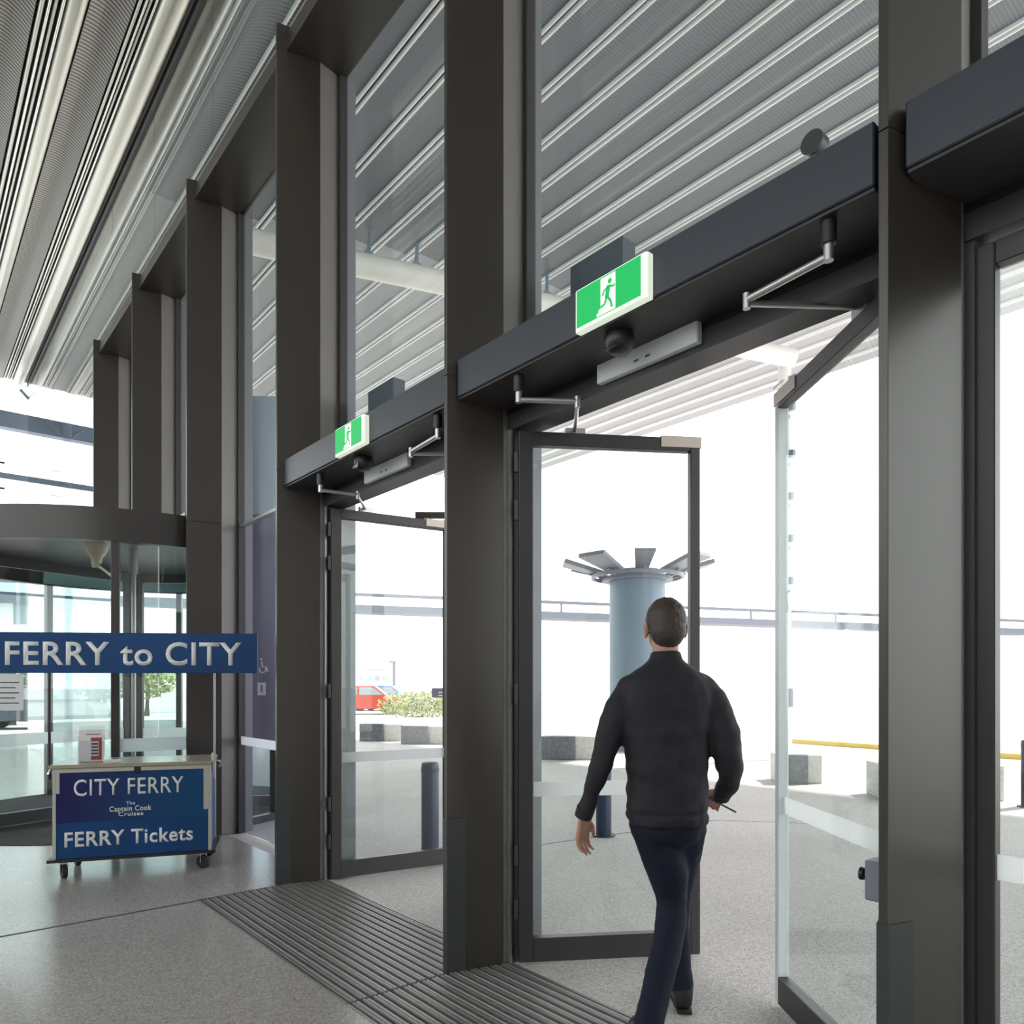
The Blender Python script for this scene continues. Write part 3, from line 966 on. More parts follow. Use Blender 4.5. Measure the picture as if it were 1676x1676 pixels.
MB().cbox(CW * 0.5, CW * 0.5 + 0.045, -0.022, -0.002, CZ1 - 0.045, CZ1 + 0.0, 0.004).build('catch', M['black'], e)
for x, y in ((0.06, 0.05), (CW - 0.06, 0.05), (0.06, CD - 0.05), (CW - 0.06, CD - 0.05)):
    w = MB().tube([(x - 0.016, y, 0.05), (x + 0.016, y, 0.05)], 0.05, 20)
    w = w.move(Matrix.Translation((x, y, 0)) @ Matrix.Rotation(math.radians(62 if x > 0.3 else 25), 4, 'Z') @ Matrix.Translation((-x, -y, 0)))
    w = w.build('caster', M['rubber'], e, smooth=True)
    fk = MB().box(x - 0.025, x + 0.025, y - 0.022, y + 0.022, 0.108, 0.124).box(x - 0.024, x - 0.019, y - 0.014, y + 0.014, 0.045, 0.110).box(x + 0.019, x + 0.024, y - 0.014, y + 0.014, 0.045, 0.110)
    fk.build('caster_fork', M['alu'], w)
# side clamp and hook on the right
hk = MB().tube([(CW + 0.012, 0.03, CZ1 - 0.05), (CW + 0.012, 0.03, CZ1 + 0.085)], 0.014, 10)
hk.tube([(CW + 0.02, 0.03, CZ1 + 0.03), (CW + 0.06, 0.03, CZ1 + 0.02), (CW + 0.075, 0.03, CZ1 - 0.005), (CW + 0.05, 0.03, CZ1 - 0.02)], 0.011, 10)
hk.build('pole_clamp', M['chrome'], e, smooth=True)
hk = MB().tube([(-0.01, 0.22, CZ1 - 0.03), (-0.06, 0.20, CZ1 - 0.02), (-0.075, 0.19, CZ1 - 0.06)], 0.011, 10)
hk.build('pole_clamp', M['chrome'], e, smooth=True)
inv = (Matrix.Translation((cl.x, cl.y, 0)) @ Matrix.Rotation(CANG, 4, 'Z')).inverted()
SZ = 5.46
pA = inv @ at(81, 1102, SZ)
pB = inv @ at(351, 1100, SZ + 0.12)
MB().tube([(pA.x, pA.y, CZ1 - 0.1), (pA.x, pA.y, 1.52)], 0.010, 10).build('sign_pole', M['black'], e, smooth=True)
MB().tube([(pB.x, pB.y, CZ1 - 0.1), (pB.x, pB.y, 1.52)], 0.008, 10).build('sign_pole', M['alu'], e, smooth=True)
# long sign
sL, sR = inv @ at(-10, 1070, SZ - 0.03), inv @ at(422, 1068, SZ + 0.15)
sd = (sR - sL); sd.z = 0
SW = sd.length
sa = math.atan2(sd.y, sd.x)
z0s, z1s = EYE + 20.5 / F_PX * SZ, EYE + 87 / F_PX * SZ
TS = Matrix.Translation((sL.x, sL.y, 0)) @ Matrix.Rotation(sa, 4, 'Z')
board = MB().cbox(0, SW, -0.018, -0.0, z0s, z1s, 0.003).move(TS).build('sign_board', M['blue'], e)
RX = Matrix.Rotation(math.pi / 2, 4, 'X')
pxm = SW / 432.0
for wd_, off_, wid_ in (('FERRY', 0.0, 0.434), ('to', 0.4795, 0.137), ('CITY', 0.672, 0.328)):
    text_mesh('sign_lettering', wd_, M['letter'], board, TS @ Matrix.Translation(((20 + 386 * off_) * pxm, -0.018, EYE + 34.5 / F_PX * SZ)) @ RX, width=386 * wid_ * pxm, size=0.242, bold=0.018)
# lettering on the counter
zf = CZ0 + 0.002
text_mesh('panel_lettering', 'CITY FERRY', M['letter'], up, Matrix.Translation((0.135, -0.002, 0.598)) @ RX, width=0.73, size=0.172, bold=0.006)
text_mesh('panel_lettering', 'FERRY Tickets', M['letter'], fp, Matrix.Translation((0.075, 0.0, 0.232)) @ RX, width=0.855, size=0.150, bold=0.020)
text_mesh('small_lettering', 'The', M['letter'], up, Matrix.Translation((0.475, -0.002, 0.520)) @ RX, width=0.06, size=0.035, bold=0.0)
text_mesh('small_lettering', 'Captain Cook', M['letter'], up, Matrix.Translation((0.365, -0.002, 0.474)) @ RX, width=0.28, size=0.054, bold=0.012)
text_mesh('small_lettering', 'Cruises', M['letter'], up, Matrix.Translation((0.425, -0.002, 0.438)) @ RX, width=0.165, size=0.042, bold=0.012)

# leaflet holder standing on the counter top
WM = Matrix.Translation((cl.x, cl.y, 0)) @ Matrix.Rotation(CANG, 4, 'Z')
pb_ = WM @ Vector((0.215, 0.16, CZ1 + 0.028))
e = empty('leaflet_holder', (pb_.x, pb_.y, pb_.z), CANG + 0.02, 'clear acrylic leaflet holder standing on the ticket counter', 'leaflet holder')
h = MB().box(-0.085, 0.085, -0.03, -0.026, 0.0, 0.16).box(-0.085, 0.085, 0.026, 0.030, 0.0, 0.27).box(-0.085, -0.082, -0.03, 0.03, 0, 0.2).box(0.082, 0.085, -0.03, 0.03, 0, 0.2).box(-0.085, 0.085, -0.03, 0.03, 0, 0.004)
h.build('holder_body', M['acrylic'], e)
e2 = empty('leaflet_stack', (pb_.x, pb_.y, pb_.z + 0.005), CANG + 0.02, 'white leaflets with red and grey print in the clear holder', 'leaflets')
MB().box(-0.078, 0.078, -0.02, 0.02, 0.0, 0.235).build('paper_block', M['paper'], e2)
MB().box(0.0, 0.072, -0.0215, -0.020, 0.15, 0.178).box(0.0, 0.072, -0.0215, -0.020, 0.012, 0.04).box(0.052, 0.072, -0.0215, -0.020, 0.038, 0.152).build('red_block', M['red'], e2)
for k in range(4):
    MB().box(0.002, 0.048, -0.0213, -0.020, 0.052 + 0.024 * k, 0.066 + 0.024 * k).build('print_line', M['ink'], e2)
MB().box(-0.03, 0.06, -0.0213, -0.02, 0.20, 0.206).build('print_line', M['ink'], e2)
MB_p = WM @ Vector((0.36, 0.13, CZ1 + 0.0285))
tag(MB().box(-0.06, 0.06, -0.05, 0.05, 0.0, 0.012).move(Matrix.Translation(MB_p) @ Matrix.Rotation(CANG + 0.3, 4, 'Z')).build('loose_leaflets', M['paper']), 'flat loose white leaflets lying beside the holder on the counter', 'leaflets')

# ------------------------------------------------------------------ outdoors: bollards, blocks, floodlight column
BOL = [(704, 1400, 'dark blue bollard seen through the further open door'), (988, 1367, 'dark blue bollard behind the walking man\'s left arm'), (1683, 1320, 'dark blue bollard seen at the right edge beyond the closed door')]
src = None
for px, py, lab in BOL:
    g = ground(px, py)
    if src is None:
        src = empty('bollard', (g.x, g.y, 0), 0, lab, 'bollard', 'dark blue bollards on the forecourt')
        MB().lathe([(0, 0), (0.072, 0), (0.072, 0.745), (0.066, 0.765), (0.05, 0.772), (0, 0.772)], n=24).build('post', M['bollard'], src, smooth=True)
        MB().lathe([(0.073, 0), (0.11, 0), (0.11, 0.008), (0.073, 0.012)], n=24).build('foot_plate', M['kick'], src, smooth=True)
        MB().lathe([(0.0725, 0.69), (0.0745, 0.69), (0.0745, 0.725), (0.0725, 0.725)], n=24).build('band', M['bollard'], src, smooth=True)
    else:
        c = copy_tree(src)
        c.location = (g.x, g.y, 0)
        c['label'] = lab
BLK = [(588, 1213, 40, 0.44, 'furthest concrete block bench seen through the further open door'),
       (656, 1218, 46, 0.44, 'middle concrete block bench seen through the further open door'),
       (884, 1243, 58, 0.44, 'concrete block bench left of the walking man beyond the glass leaf'),
       (1276, 1283, 46, 0.42, 'single grey concrete block bench just right of the walking man'),
       (1446, 1310, 60, 0.44, 'concrete block bench peeking out beside the pale column')]
for px, py, wpx, hgt, lab in BLK:
    g = ground(px, py)
    dep = EYE * F_PX / (py - HY)
    w = wpx * dep / F_PX
    ln = {884: 0.55, 1276: 0.22, 588: 0.5, 656: 1.3}.get(px, 1.0)
    e = empty('block_bench', (g.x, g.y, -0.004), -TH - 0.10, lab, 'concrete bench', 'concrete block benches on the forecourt')
    MB().cbox(0.0, w, 0.0, 0.10, 0, hgt, 0.012).build('shaded_end', M['concrete_shaded'], e)  # darker slab puts the shade of the near face into the colour
    MB().cbox(0.02, w + ln, 0.10, 0.62, 0, hgt - 0.01, 0.012).build('seat_block', M['concrete_sunlit'], e)  # paler copy of the concrete stands for its sunlit side

# floodlight column
gz = 16.0
cc = at(1043, 1122, gz)
e = empty('floodlight_column', (cc.x, cc.y, -0.004), -TH, 'thick pale blue column crowned by angled floodlights behind the walking man', 'light column')
cr_ = 45 / F_PX * gz
ctop = EYE + 187 / F_PX * gz
MB().lathe([(0, 0), (cr_, 0), (cr_, ctop - 0.1), (cr_ - 0.03, ctop), (0, ctop + 0.02)], n=40).build('shaft', M['bluegrey'], e, smooth=True)
MB().lathe([(cr_ + 0.01, ctop - 0.22), (cr_ + 0.16, ctop - 0.22), (cr_ + 0.16, ctop - 0.15), (cr_ + 0.01, ctop - 0.15)], n=40).build('collar', M['lamp_grey'], e, smooth=True)
for k in range(8):
    a = 2 * math.pi * k / 8 - math.pi / 2
    back = k in (3, 4, 5)
    T = Matrix.Rotation(a, 4, 'Z') @ Matrix.Translation((cr_ + 0.42, 0, ctop + 0.02)) @ Matrix.Rotation(math.radians(-16), 4, 'Y') @ Matrix.Scale(0.92, 4)
    if k == 0:
        T = Matrix.Rotation(a, 4, 'Z') @ Matrix.Translation((cr_ + 0.06, 0, ctop + 0.06)) @ Matrix.Rotation(math.radians(-38), 4, 'Y') @ Matrix.Scale(0.62, 4)
    fl_ = MB().prism([(-0.34, -0.20), (0.66, -0.36), (0.66, 0.36), (-0.34, 0.20)], -0.05, 0.05).move(T).build('floodlight', M['lamp_grey'], e, bevel=0.01)
    MB().prism([(-0.26, -0.16), (0.58, -0.30), (0.58, 0.30), (-0.26, 0.16)], 0.051, 0.057).move(T).build('lamp_glass', M['car_glass'], fl_)
    MB().tube([(math.cos(a) * (cr_ - 0.03), math.sin(a) * (cr_ - 0.03), ctop - 0.2), (math.cos(a) * (cr_ + 0.45), math.sin(a) * (cr_ + 0.45), ctop - 0.06)], 0.025, 8).build('bracket', M['lamp_grey'], e)
MB().lathe([(cr_ + 0.34, ctop - 0.16), (cr_ + 0.40, ctop - 0.16), (cr_ + 0.40, ctop - 0.09), (cr_ + 0.34, ctop - 0.09), (cr_ + 0.34, ctop - 0.16)], n=40).build('light_ring', M['lamp_grey'], e, smooth=True)

# canopy tube and the white mast at its end
t0, t1 = at(395, 391.5, 10.15), at(1296, 586, 13.7)
t_ext = t0 + (t0 - t1).normalized() * 0.55
e = empty('canopy_tube', (t1.x, t1.y, t1.z), 0, 'long cream steel tube carrying the outer edge of the canopy', 'steel tube', kind='structure')
MB().tube([t_ext - t1, Vector((0, 0, 0))], 0.17, 24).build('tube', M['white_paint'], e, smooth=True)
dv = (t_ext - t1).normalized()
for k in range(11):
    p = dv * (0.7 + k * 0.72)
    q = MB().tube([p + Vector((0, 0, 0.15)), p + Vector((0.06, 0.05, CEIL - t1.z - p.z + 0.0))], 0.03, 8)
    q.box(p.x - 0.06, p.x + 0.06, p.y - 0.05, p.y + 0.05, p.z + 0.13, p.z + 0.20)
    q.build('hanger', M['bluegrey'], e)
mg = at(1284, 1122, 14.0)
e = empty('mast', (mg.x, mg.y, -0.004), 0, 'tall white steel mast at the end of the canopy tube', 'mast')
MB().tube([(0, 0, 0), (0, 0, 7.6)], 0.12, 20).build('pole', M['white_paint'], e, smooth=True)
for k, z in enumerate((7.0, 6.5, 5.6, 4.8, 4.0, 3.2)):
    MB().box(-0.18, -0.02, -0.13, -0.11, z - 0.03, z + 0.03).build('cleat', M['bluegrey'], e)
    MB().box(-0.05, 0.05, -0.2, -0.11, z + 0.12, z + 0.26).build('lug', M['bluegrey'], e)
MB().tube([(0.1, -0.1, 6.7), (-0.5, -0.2, 6.35)], 0.03, 8).tube([(0.05, 0, 7.3), (-0.55, -0.1, 6.9)], 0.015, 8).build('stay', M['lamp_grey'], e)
ps = at(1290, 1142, 13.2)
e = empty('small_sign', (ps.x, ps.y, ps.z), -TH, 'small dark sign plate fixed to the white mast', 'sign')
MB().box(-0.09, 0.09, 0, 0.02, -0.17, 0.17).build('plate', M['lamp_grey'], e)
MB().tube([(0.0, 0.02, 0), (0.0, 0.6, 0.0)], 0.012, 8).build('bracket', M['lamp_grey'], e)

# purple sign seen through the further door
ps = at(724, 1135, 9.5)
e = empty('blade_sign', (ps.x, ps.y, -0.004), -TH, 'small dark purple sign on a thin post past the further open door', 'sign')
MB().box(-0.135, 0.15, -0.01, 0.01, ps.z - 0.05, ps.z + 0.075).build('plate', M['purple'], e)
for k in range(2):
    MB().box(-0.05, 0.10 - 0.04 * k, -0.0112, -0.01, ps.z - 0.03 + 0.04 * k, ps.z - 0.015 + 0.04 * k).build('sign_print', M['letter'], e)
MB().tube([(0.12, 0.025, 0), (0.12, 0.025, ps.z + 0.05)], 0.018, 10).build('post', M['white_paint'], e)

# dark bracket box hung on the further door leaf
pw_ = at(712, 851, 5.85)
e = empty('bracket_box', (pw_.x, pw_.y, pw_.z), -TH, 'dark L-shaped bracket box under the further door leaf top rail', 'bracket')
MB().box(-0.155, -0.085, -0.02, 0.02, -0.055, 0.06).build('bracket_arm', M['frame'], e)
MB().box(-0.085, 0.16, -0.02, 0.02, -0.055, -0.005).box(-0.085, 0.16, -0.018, 0.018, 0.012, 0.06).build('bracket_body', M['frame'], e)

# sign board fixed to the outer side of the column beside the revolving door
BZ = 7.2
pp = at(430, 1122, BZ)
z_b, z_t, z_m = EYE - 92 / F_PX * BZ, EYE + 474 / F_PX * BZ, EYE + 280 / F_PX * BZ
e = empty('notice_board', (pp.x, pp.y, z_b), -TH, 'tall purple-grey notice board with wheelchair symbol outside the fixed glass bay', 'notice board')
MB().cbox(-0.17, 0.122, 0, 0.045, 0.0, z_m - z_b, 0.004).build('lower_panel', M['pylon'], e)  # darker lower tone puts the bay glass's tint and reflection into the colour
MB().cbox(-0.17, 0.122, 0, 0.045, z_m - z_b + 0.004, z_t - z_b, 0.004).build('upper_panel', M['pylon_up'], e)
MB().box(0.123, 0.152, 0.005, 0.04, 0.0, z_t - z_b + 0.03).build('edge_trim', M['white_paint'], e)
for z in (0.35, 1.9, 3.0):
    MB().box(-0.19, -0.06, 0.046, 0.058, z, z + 0.06).build('bracket', M['frame'], e)
zn = EYE - 6 / F_PX * BZ - z_b
MB().box(-0.050, 0.030, -0.003, 0.0, zn - 0.06, zn + 0.065).build('notice_plate', M['paper'], e)
MB().box(-0.016, -0.002, -0.0045, -0.003, zn - 0.03, zn + 0.04).build('notice_print', M['red'], e)
ic = MB()
ic.tube([(0.03 + 0.030 * math.cos(2 * math.pi * k / 12 + 2.6), -0.004, 1.62 + 0.030 * math.sin(2 * math.pi * k / 12 + 2.6)) for k in range(9)], 0.006, 6)
ic.tube([(0.02, -0.004, 1.70), (0.028, -0.004, 1.645), (0.065, -0.004, 1.645), (0.08, -0.004, 1.60)], 0.007, 6)
ball_ = [(0.016 + 0.012 * math.cos(2 * math.pi * k / 10), -0.005, 1.722 + 0.012 * math.sin(2 * math.pi * k / 10)) for k in range(10)]
ic.add(ball_, [list(range(10))])
ic.move(Matrix.Translation((-0.03, 0, EYE + 32 / F_PX * BZ - z_b)) @ Matrix.Translation((0, 0, -1.655)))
ic.build('wheelchair_pictogram', M['letter'], e)

# yellow kerb line, low planter wall, hedge
ka, kb = ground(1300, 1216), ground(1720, 1246)
d = (kb - ka); L = d.length
e = tag(MB().box(0, L + 3, -0.10, 0.10, -0.004, 0.10).move(Matrix.Translation(ka) @ Matrix.Rotation(math.atan2(d.y, d.x), 4, 'Z')).build('kerb', M['yellow']), 'yellow painted road kerb far right beyond the doors', 'kerb', kind='structure')
wa, wb = ground(560, 1196), ground(800, 1192)
d = (wb - wa); L = d.length
tag(MB().box(-6, L, 0, 0.4, -0.004, 0.36).move(Matrix.Translation(wa) @ Matrix.Rotation(math.atan2(d.y, d.x), 4, 'Z')).build('planter_wall', M['white_paint']), 'long low white planter wall behind the block benches', 'planter wall', kind='structure')


def leaf_cloud(n, cx, cy, cz, rx, ry, rz, s, seed):
    rnd = random.Random(seed)
    mb = MB()
    for _ in range(n):
        while True:
            p = Vector((rnd.uniform(-1, 1), rnd.uniform(-1, 1), rnd.uniform(-1, 1)))
            if 0.25 < p.length < 1: break
        c = Vector((cx + p.x * rx, cy + p.y * ry, cz + p.z * rz))
        a = Vector((rnd.gauss(0, 1), rnd.gauss(0, 1), rnd.gauss(0, 1))).normalized()
        b2 = a.orthogonal().normalized()
        k = s * rnd.uniform(0.6, 1.3)
        mb.add([c - a * k, c + b2 * k * 0.45, c + a * k, c - b2 * k * 0.45], [(0, 1, 2, 3)])
    return mb


hg = at(688, 1150, 32)
tag(leaf_cloud(1400, 0, 0, 0.55, 1.9, 0.5, 0.62, 0.10, 3).move(Matrix.Translation((hg.x, hg.y, 0)) @ Matrix.Rotation(-TH, 4, 'Z')).build('hedge', M['leaf2'], fix=False), 'dry green grasses along the planter past the further door', 'grasses', kind='stuff')
TREES = [(20, 26, 2.9, 'small leafy tree at far left seen through the revolving door'), (170, 30, 3.0, 'small leafy tree behind the middle post of the revolving door'),
         (240, 34, 3.2, 'small pale dry tree behind the right side of the revolving door')]
for i, (px, dep, h, lab) in enumerate(TREES):
    g = at(px, 1122, dep)
    e = empty('tree', (g.x, g.y, -0.02), 0, lab, 'tree', 'trees beyond the revolving door')
    MB().tube([(0, 0, 0), (0.05, 0, h * 0.3), (-0.03, 0.05, h * 0.6)], [0.14, 0.10, 0.06], 10).build('trunk', M['bark'], e, smooth=True)
    leaf_cloud(1300, 0, 0, h * 0.62, 1.5, 1.5, h * 0.38, 0.16, 20 + i).build('crown', M['leaf' if i < 2 else 'leaf2'], e, fix=False)


def car(px, py, dep, mat_, rz, label):
    g = at(px, py, dep)
    e = empty('car', (g.x, g.y, -0.02), rz, label, 'car', 'parked cars on the far road')
    side = [(-2.1, 0.28), (2.05, 0.28), (2.12, 0.62), (1.95, 0.82), (1.15, 0.93), (0.55, 1.40), (-0.95, 1.42), (-1.75, 0.98), (-2.12, 0.92)]
    b = MB().extrude(side, (0, -0.82, 0), (0, 0.82, 0), (1, 0, 0), (0, 0, 1)).build('body', mat_, e, bevel=0.05)
    MB().extrude([(0.98, 0.97), (0.52, 1.33), (-0.15, 1.34), (-0.15, 0.97)], (0, -0.835, 0), (0, 0.835, 0), (1, 0, 0), (0, 0, 1)).build('front_window', M['car_glass'], e)
    MB().extrude([(-0.25, 0.97), (-0.25, 1.34), (-0.92, 1.35), (-1.45, 1.0)], (0, -0.835, 0), (0, 0.835, 0), (1, 0, 0), (0, 0, 1)).build('rear_window', M['car_glass'], e)
    for x in (-1.3, 1.3):
        for s in (-1, 1):
            MB().tube([(x, s * 0.68, 0.32), (x, s * 0.85, 0.32)], 0.32, 18).build('wheel', M['rubber'], e, smooth=True)


car(596, 1165, 36, M['car_red'], -TH + 0.1, 'red car parked far beyond the further open door')
car(634, 1165, 41, M['car_blue'], -TH - 0.2, 'blue car parked far beyond the further open door')
car(55, 1165, 24, M['car_dark'], -TH + 0.2, 'dark car seen through the revolving door at far left')

# footbridge across the background
ba, bb = at(400, 990, 40), at(1500, 1028, 52)
d = Vector((bb.x - ba.x, bb.y - ba.y, 0)); L = d.length
e = empty('footbridge', (ba.x, ba.y, ba.z), math.atan2(d.y, d.x), 'long grey elevated footbridge crossing the bright background', 'footbridge', kind='structure')
sl = (bb.z - ba.z) / L
Sh = Matrix(((1, 0, 0, 0), (0, 1, 0, 0), (sl, 0, 1, 0), (0, 0, 0, 1)))
MB().box(-12, L + 10, -0.8, 0.8, -0.25, 0.15).move(Sh).build('deck', M['bridge'], e)
MB().box(-12, L + 10, -0.85, -0.75, 0.62, 0.80).move(Sh).build('hand_rail', M['bridge'], e)
for k in range(9):
    x = -8 + k * 6.5
    MB().box(x - 0.05, x + 0.05, -0.84, -0.76, 0.15 , 0.62).move(Sh).build('baluster', M['bridge'], e)
for x in (-7.0, 16.0, 39.0):
    MB().tube([(x, 0, -ba.z), (x, 0, -0.2 + sl * x)], 0.16, 12).build('pier', M['white_paint'], e)

# distant buildings
def building(px, py_top, dep, w, dpt, label, m_, nwin=4):
    g = at(px, py_top, dep)
    e = empty('building', (g.x, g.y, -0.02), -TH, label, 'building', None, 'structure')
    MB().box(0, w, 0, dpt, 0, g.z).build('facade', m_, e)
    MB().box(-0.15, w + 0.15, -0.15, dpt + 0.15, g.z + 0.01, g.z + 0.3).build('parapet', m_, e)
    for k in range(nwin):
        for q in range(2):
            ww = w / nwin
            MB().box(k * ww + ww * 0.25, k * ww + ww * 0.75, -0.05, 0.05, g.z * (0.25 + 0.36 * q), g.z * (0.42 + 0.36 * q)).build('window', M['car_glass'], e)


building(585, 1096, 90, 3.9, 6, 'distant grey stepped building behind the further open door', M['bldg'])
building(617, 1084, 94, 1.6, 5, 'distant narrow grey tower block behind the further open door', M['bldg'], 2)
building(-260, 940, 60, 21.5, 8, 'long building with a teal glazed storey far beyond the hall end', M['white_paint'], 8)
g = at(-260, 985, 59.8)
tg = empty('glazed_bridge', (g.x, g.y, g.z), -TH, 'teal glazed elevated walkway far beyond the hall end', 'walkway', kind='structure')
MB().box(0, 19.0, -2.5, -0.1, 0, 2.1).build('glazing', M['teal'], tg)
MB().box(-0.1, 19.1, -2.6, -0.0, 2.12, 2.3).build('roof_edge', M['white_paint'], tg)
for k in range(10):
    MB().box(k * 2.0, k * 2.0 + 0.12, -2.58, -2.5, 0, 2.1).build('mullion', M['white_paint'], tg)
MB().box(9.0, 9.8, -1.6, -0.9, -g.z, -0.01).build('pier', M['white_paint'], tg)
lp = at(645, 1122, 60)
e = empty('lamp_post', (lp.x, lp.y, -0.02), 0, 'thin distant lamp post right of the grey tower block', 'lamp post')
MB().tube([(0, 0, 0), (0, 0, 3.3)], 0.12, 10).build('pole', M['bridge'], e)
MB().box(-0.4, 0.15, -0.12, 0.12, 3.3, 3.42).build('lamp_head', M['bridge'], e)

# ------------------------------------------------------------------ the walking man
def ball(mb, c, r, n=12, m=8):
    rx, ry, rz = r if isinstance(r, (tuple, list)) else (r, r, r)
    vs, fs = [(c[0], c[1], c[2] - rz)], []
    for i in range(1, m):
        f = -math.pi / 2 + math.pi * i / m
        for k in range(n):
            t = 2 * math.pi * k / n
            vs.append((c[0] + rx * math.cos(f) * math.cos(t), c[1] + ry * math.cos(f) * math.sin(t), c[2] + rz * math.sin(f)))
    vs.append((c[0], c[1], c[2] + rz))
    for k in range(n):
        fs.append((0, 1 + (k + 1) % n, 1 + k))
        for i in range(m - 2):
            a = 1 + i * n
            fs.append((a + k, a + (k + 1) % n, a + n + (k + 1) % n, a + n + k))
        a = 1 + (m - 2) * n
        fs.append((a + k, a + (k + 1) % n, len(vs) - 1))
    mb.add(vs, fs)


def spline(pts, n=5):
    """Catmull-Rom through (x, y, z, r)"""
    P = [Vector(p) for p in pts]
    out = []
    for i in range(len(P) - 1):
        p0, p1, p2, p3 = P[max(i - 1, 0)], P[i], P[i + 1], P[min(i + 2, len(P) - 1)]
        for j in range(n):
            t = j / n
            out.append(0.5 * ((2 * p1) + (p2 - p0) * t + (2 * p0 - 5 * p1 + 4 * p2 - p3) * t * t + (3 * p1 - p0 - 3 * p2 + p3) * t ** 3))
    out.append(P[-1])
    return out


def limb(mb, pts, k=1.0, n=14):
    s = spline([Vector((*p[:3], p[3])) for p in pts])
    mb.tube([q.to_3d() for q in s], [q[3] * k for q in s], n)
    ball(mb, s[0][:3], s[0][3] * k * 0.98)
    ball(mb, s[-1][:3], s[-1][3] * k * 0.98)


def trunk(mb, rings, k=1.0, n=24):
    vs, fs = [], []
    for (z, cx, cy, rx, ry) in rings:
        for j in range(n):
            t = 2 * math.pi * j / n
            c, s_ = math.cos(t), math.sin(t)
            p = 2.4
            q = (abs(c) ** p + abs(s_) ** p) ** (-1 / p)
            vs.append((cx + rx * k * c * q, cy + ry * k * s_ * q, z))
    for i in range(len(rings) - 1):
        for j in range(n):
            j2 = (j + 1) % n
            fs.append((i * n + j, i * n + j2, (i + 1) * n + j2, (i + 1) * n + j))
    fs.append(list(range(n))[::-1])
    fs.append(list(range((len(rings) - 1) * n, len(rings) * n)))
    mb.add(vs, fs)


def fuse(mb, name, m_, parent, voxel, it=6, post=None):
    """melt overlapping closed shapes into one continuous skin"""
    o = mb.build(name, m_, None, fix=True)
    r = o.modifiers.new('fuse', 'REMESH')
    r.mode = 'VOXEL'
    r.voxel_size = voxel
    s_ = o.modifiers.new('soft', 'SMOOTH')
    s_.factor = 0.5
    s_.iterations = it
    dg = bpy.context.evaluated_depsgraph_get()
    me = bpy.data.meshes.new_from_object(o.evaluated_get(dg))
    o.modifiers.clear()
    old = o.data
    o.data = me
    bpy.data.meshes.remove(old)
    me.name = name
    if not me.materials:
        me.materials.append(m_)
    if post:
        nr = [v.normal.copy() for v in me.vertices]
        for v, nn in zip(me.vertices, nr):
            v.co = post(v.co.copy(), nn)
    me.polygons.foreach_set('use_smooth', [True] * len(me.polygons))
    o.parent = parent
    return o


MZ = 2.9
mp_ = at(1090, 1122, MZ)
man = empty('person', (mp_.x, mp_.y, 0), -TH, 'man in dark jacket and navy trousers walking out with his back turned', 'person')
ARM_L = [(-0.138, 0.0, 1.385, 0.062), (-0.196, -0.012, 1.285, 0.061), (-0.246, -0.028, 1.14, 0.050), (-0.287, 0.0, 1.00, 0.039), (-0.320, 0.04, 0.885, 0.032)]
ARM_R = [(0.142, 0.0, 1.388, 0.062), (0.198, -0.02, 1.285, 0.063), (0.232, -0.048, 1.13, 0.058), (0.256, 0.02, 1.03, 0.047), (0.258, 0.125, 0.950, 0.036)]
LEG_L = [(-0.058, 0.0, 0.88, 0.096), (-0.002, 0.02, 0.70, 0.086), (0.030, 0.03, 0.50, 0.064), (-0.048, -0.11, 0.29, 0.058), (-0.137, -0.258, 0.10, 0.053)]
LEG_R = [(0.066, 0.0, 0.88, 0.096), (0.080, 0.10, 0.70, 0.084), (0.086, 0.20, 0.50, 0.062), (0.105, 0.26, 0.28, 0.056), (0.130, 0.29, 0.085, 0.050)]
# skin: one continuous surface
b = MB()
trunk(b, [(0.84, 0, 0, 0.12, 0.09), (0.95, 0, 0, 0.14, 0.10), (1.10, 0, 0, 0.135, 0.095), (1.28, 0, 0, 0.155, 0.10), (1.40, 0, 0, 0.15, 0.085), (1.46, 0, 0, 0.085, 0.065), (1.50, 0, 0.005, 0.054, 0.054)])
limb(b, [(0, 0.0, 1.44, 0.058), (0, 0.008, 1.50, 0.053), (0.002, 0.02, 1.58, 0.052)])
for A, k in ((ARM_L, 0.66), (ARM_R, 0.66), (LEG_L, 0.76), (LEG_R, 0.76)):
    limb(b, A, k)
for (h_, t_) in (((0.130, 0.262, 0.046), (0.147, 0.45, 0.036)), ((-0.137, -0.215, 0.072), (-0.121, -0.04, 0.056))):
    h_, t_ = Vector(h_), Vector(t_)
    limb(b, [(*(h_ + (t_ - h_) * 0.12), 0.024), (*(h_ + (t_ - h_) * 0.5), 0.026), (*t_, 0.020)])
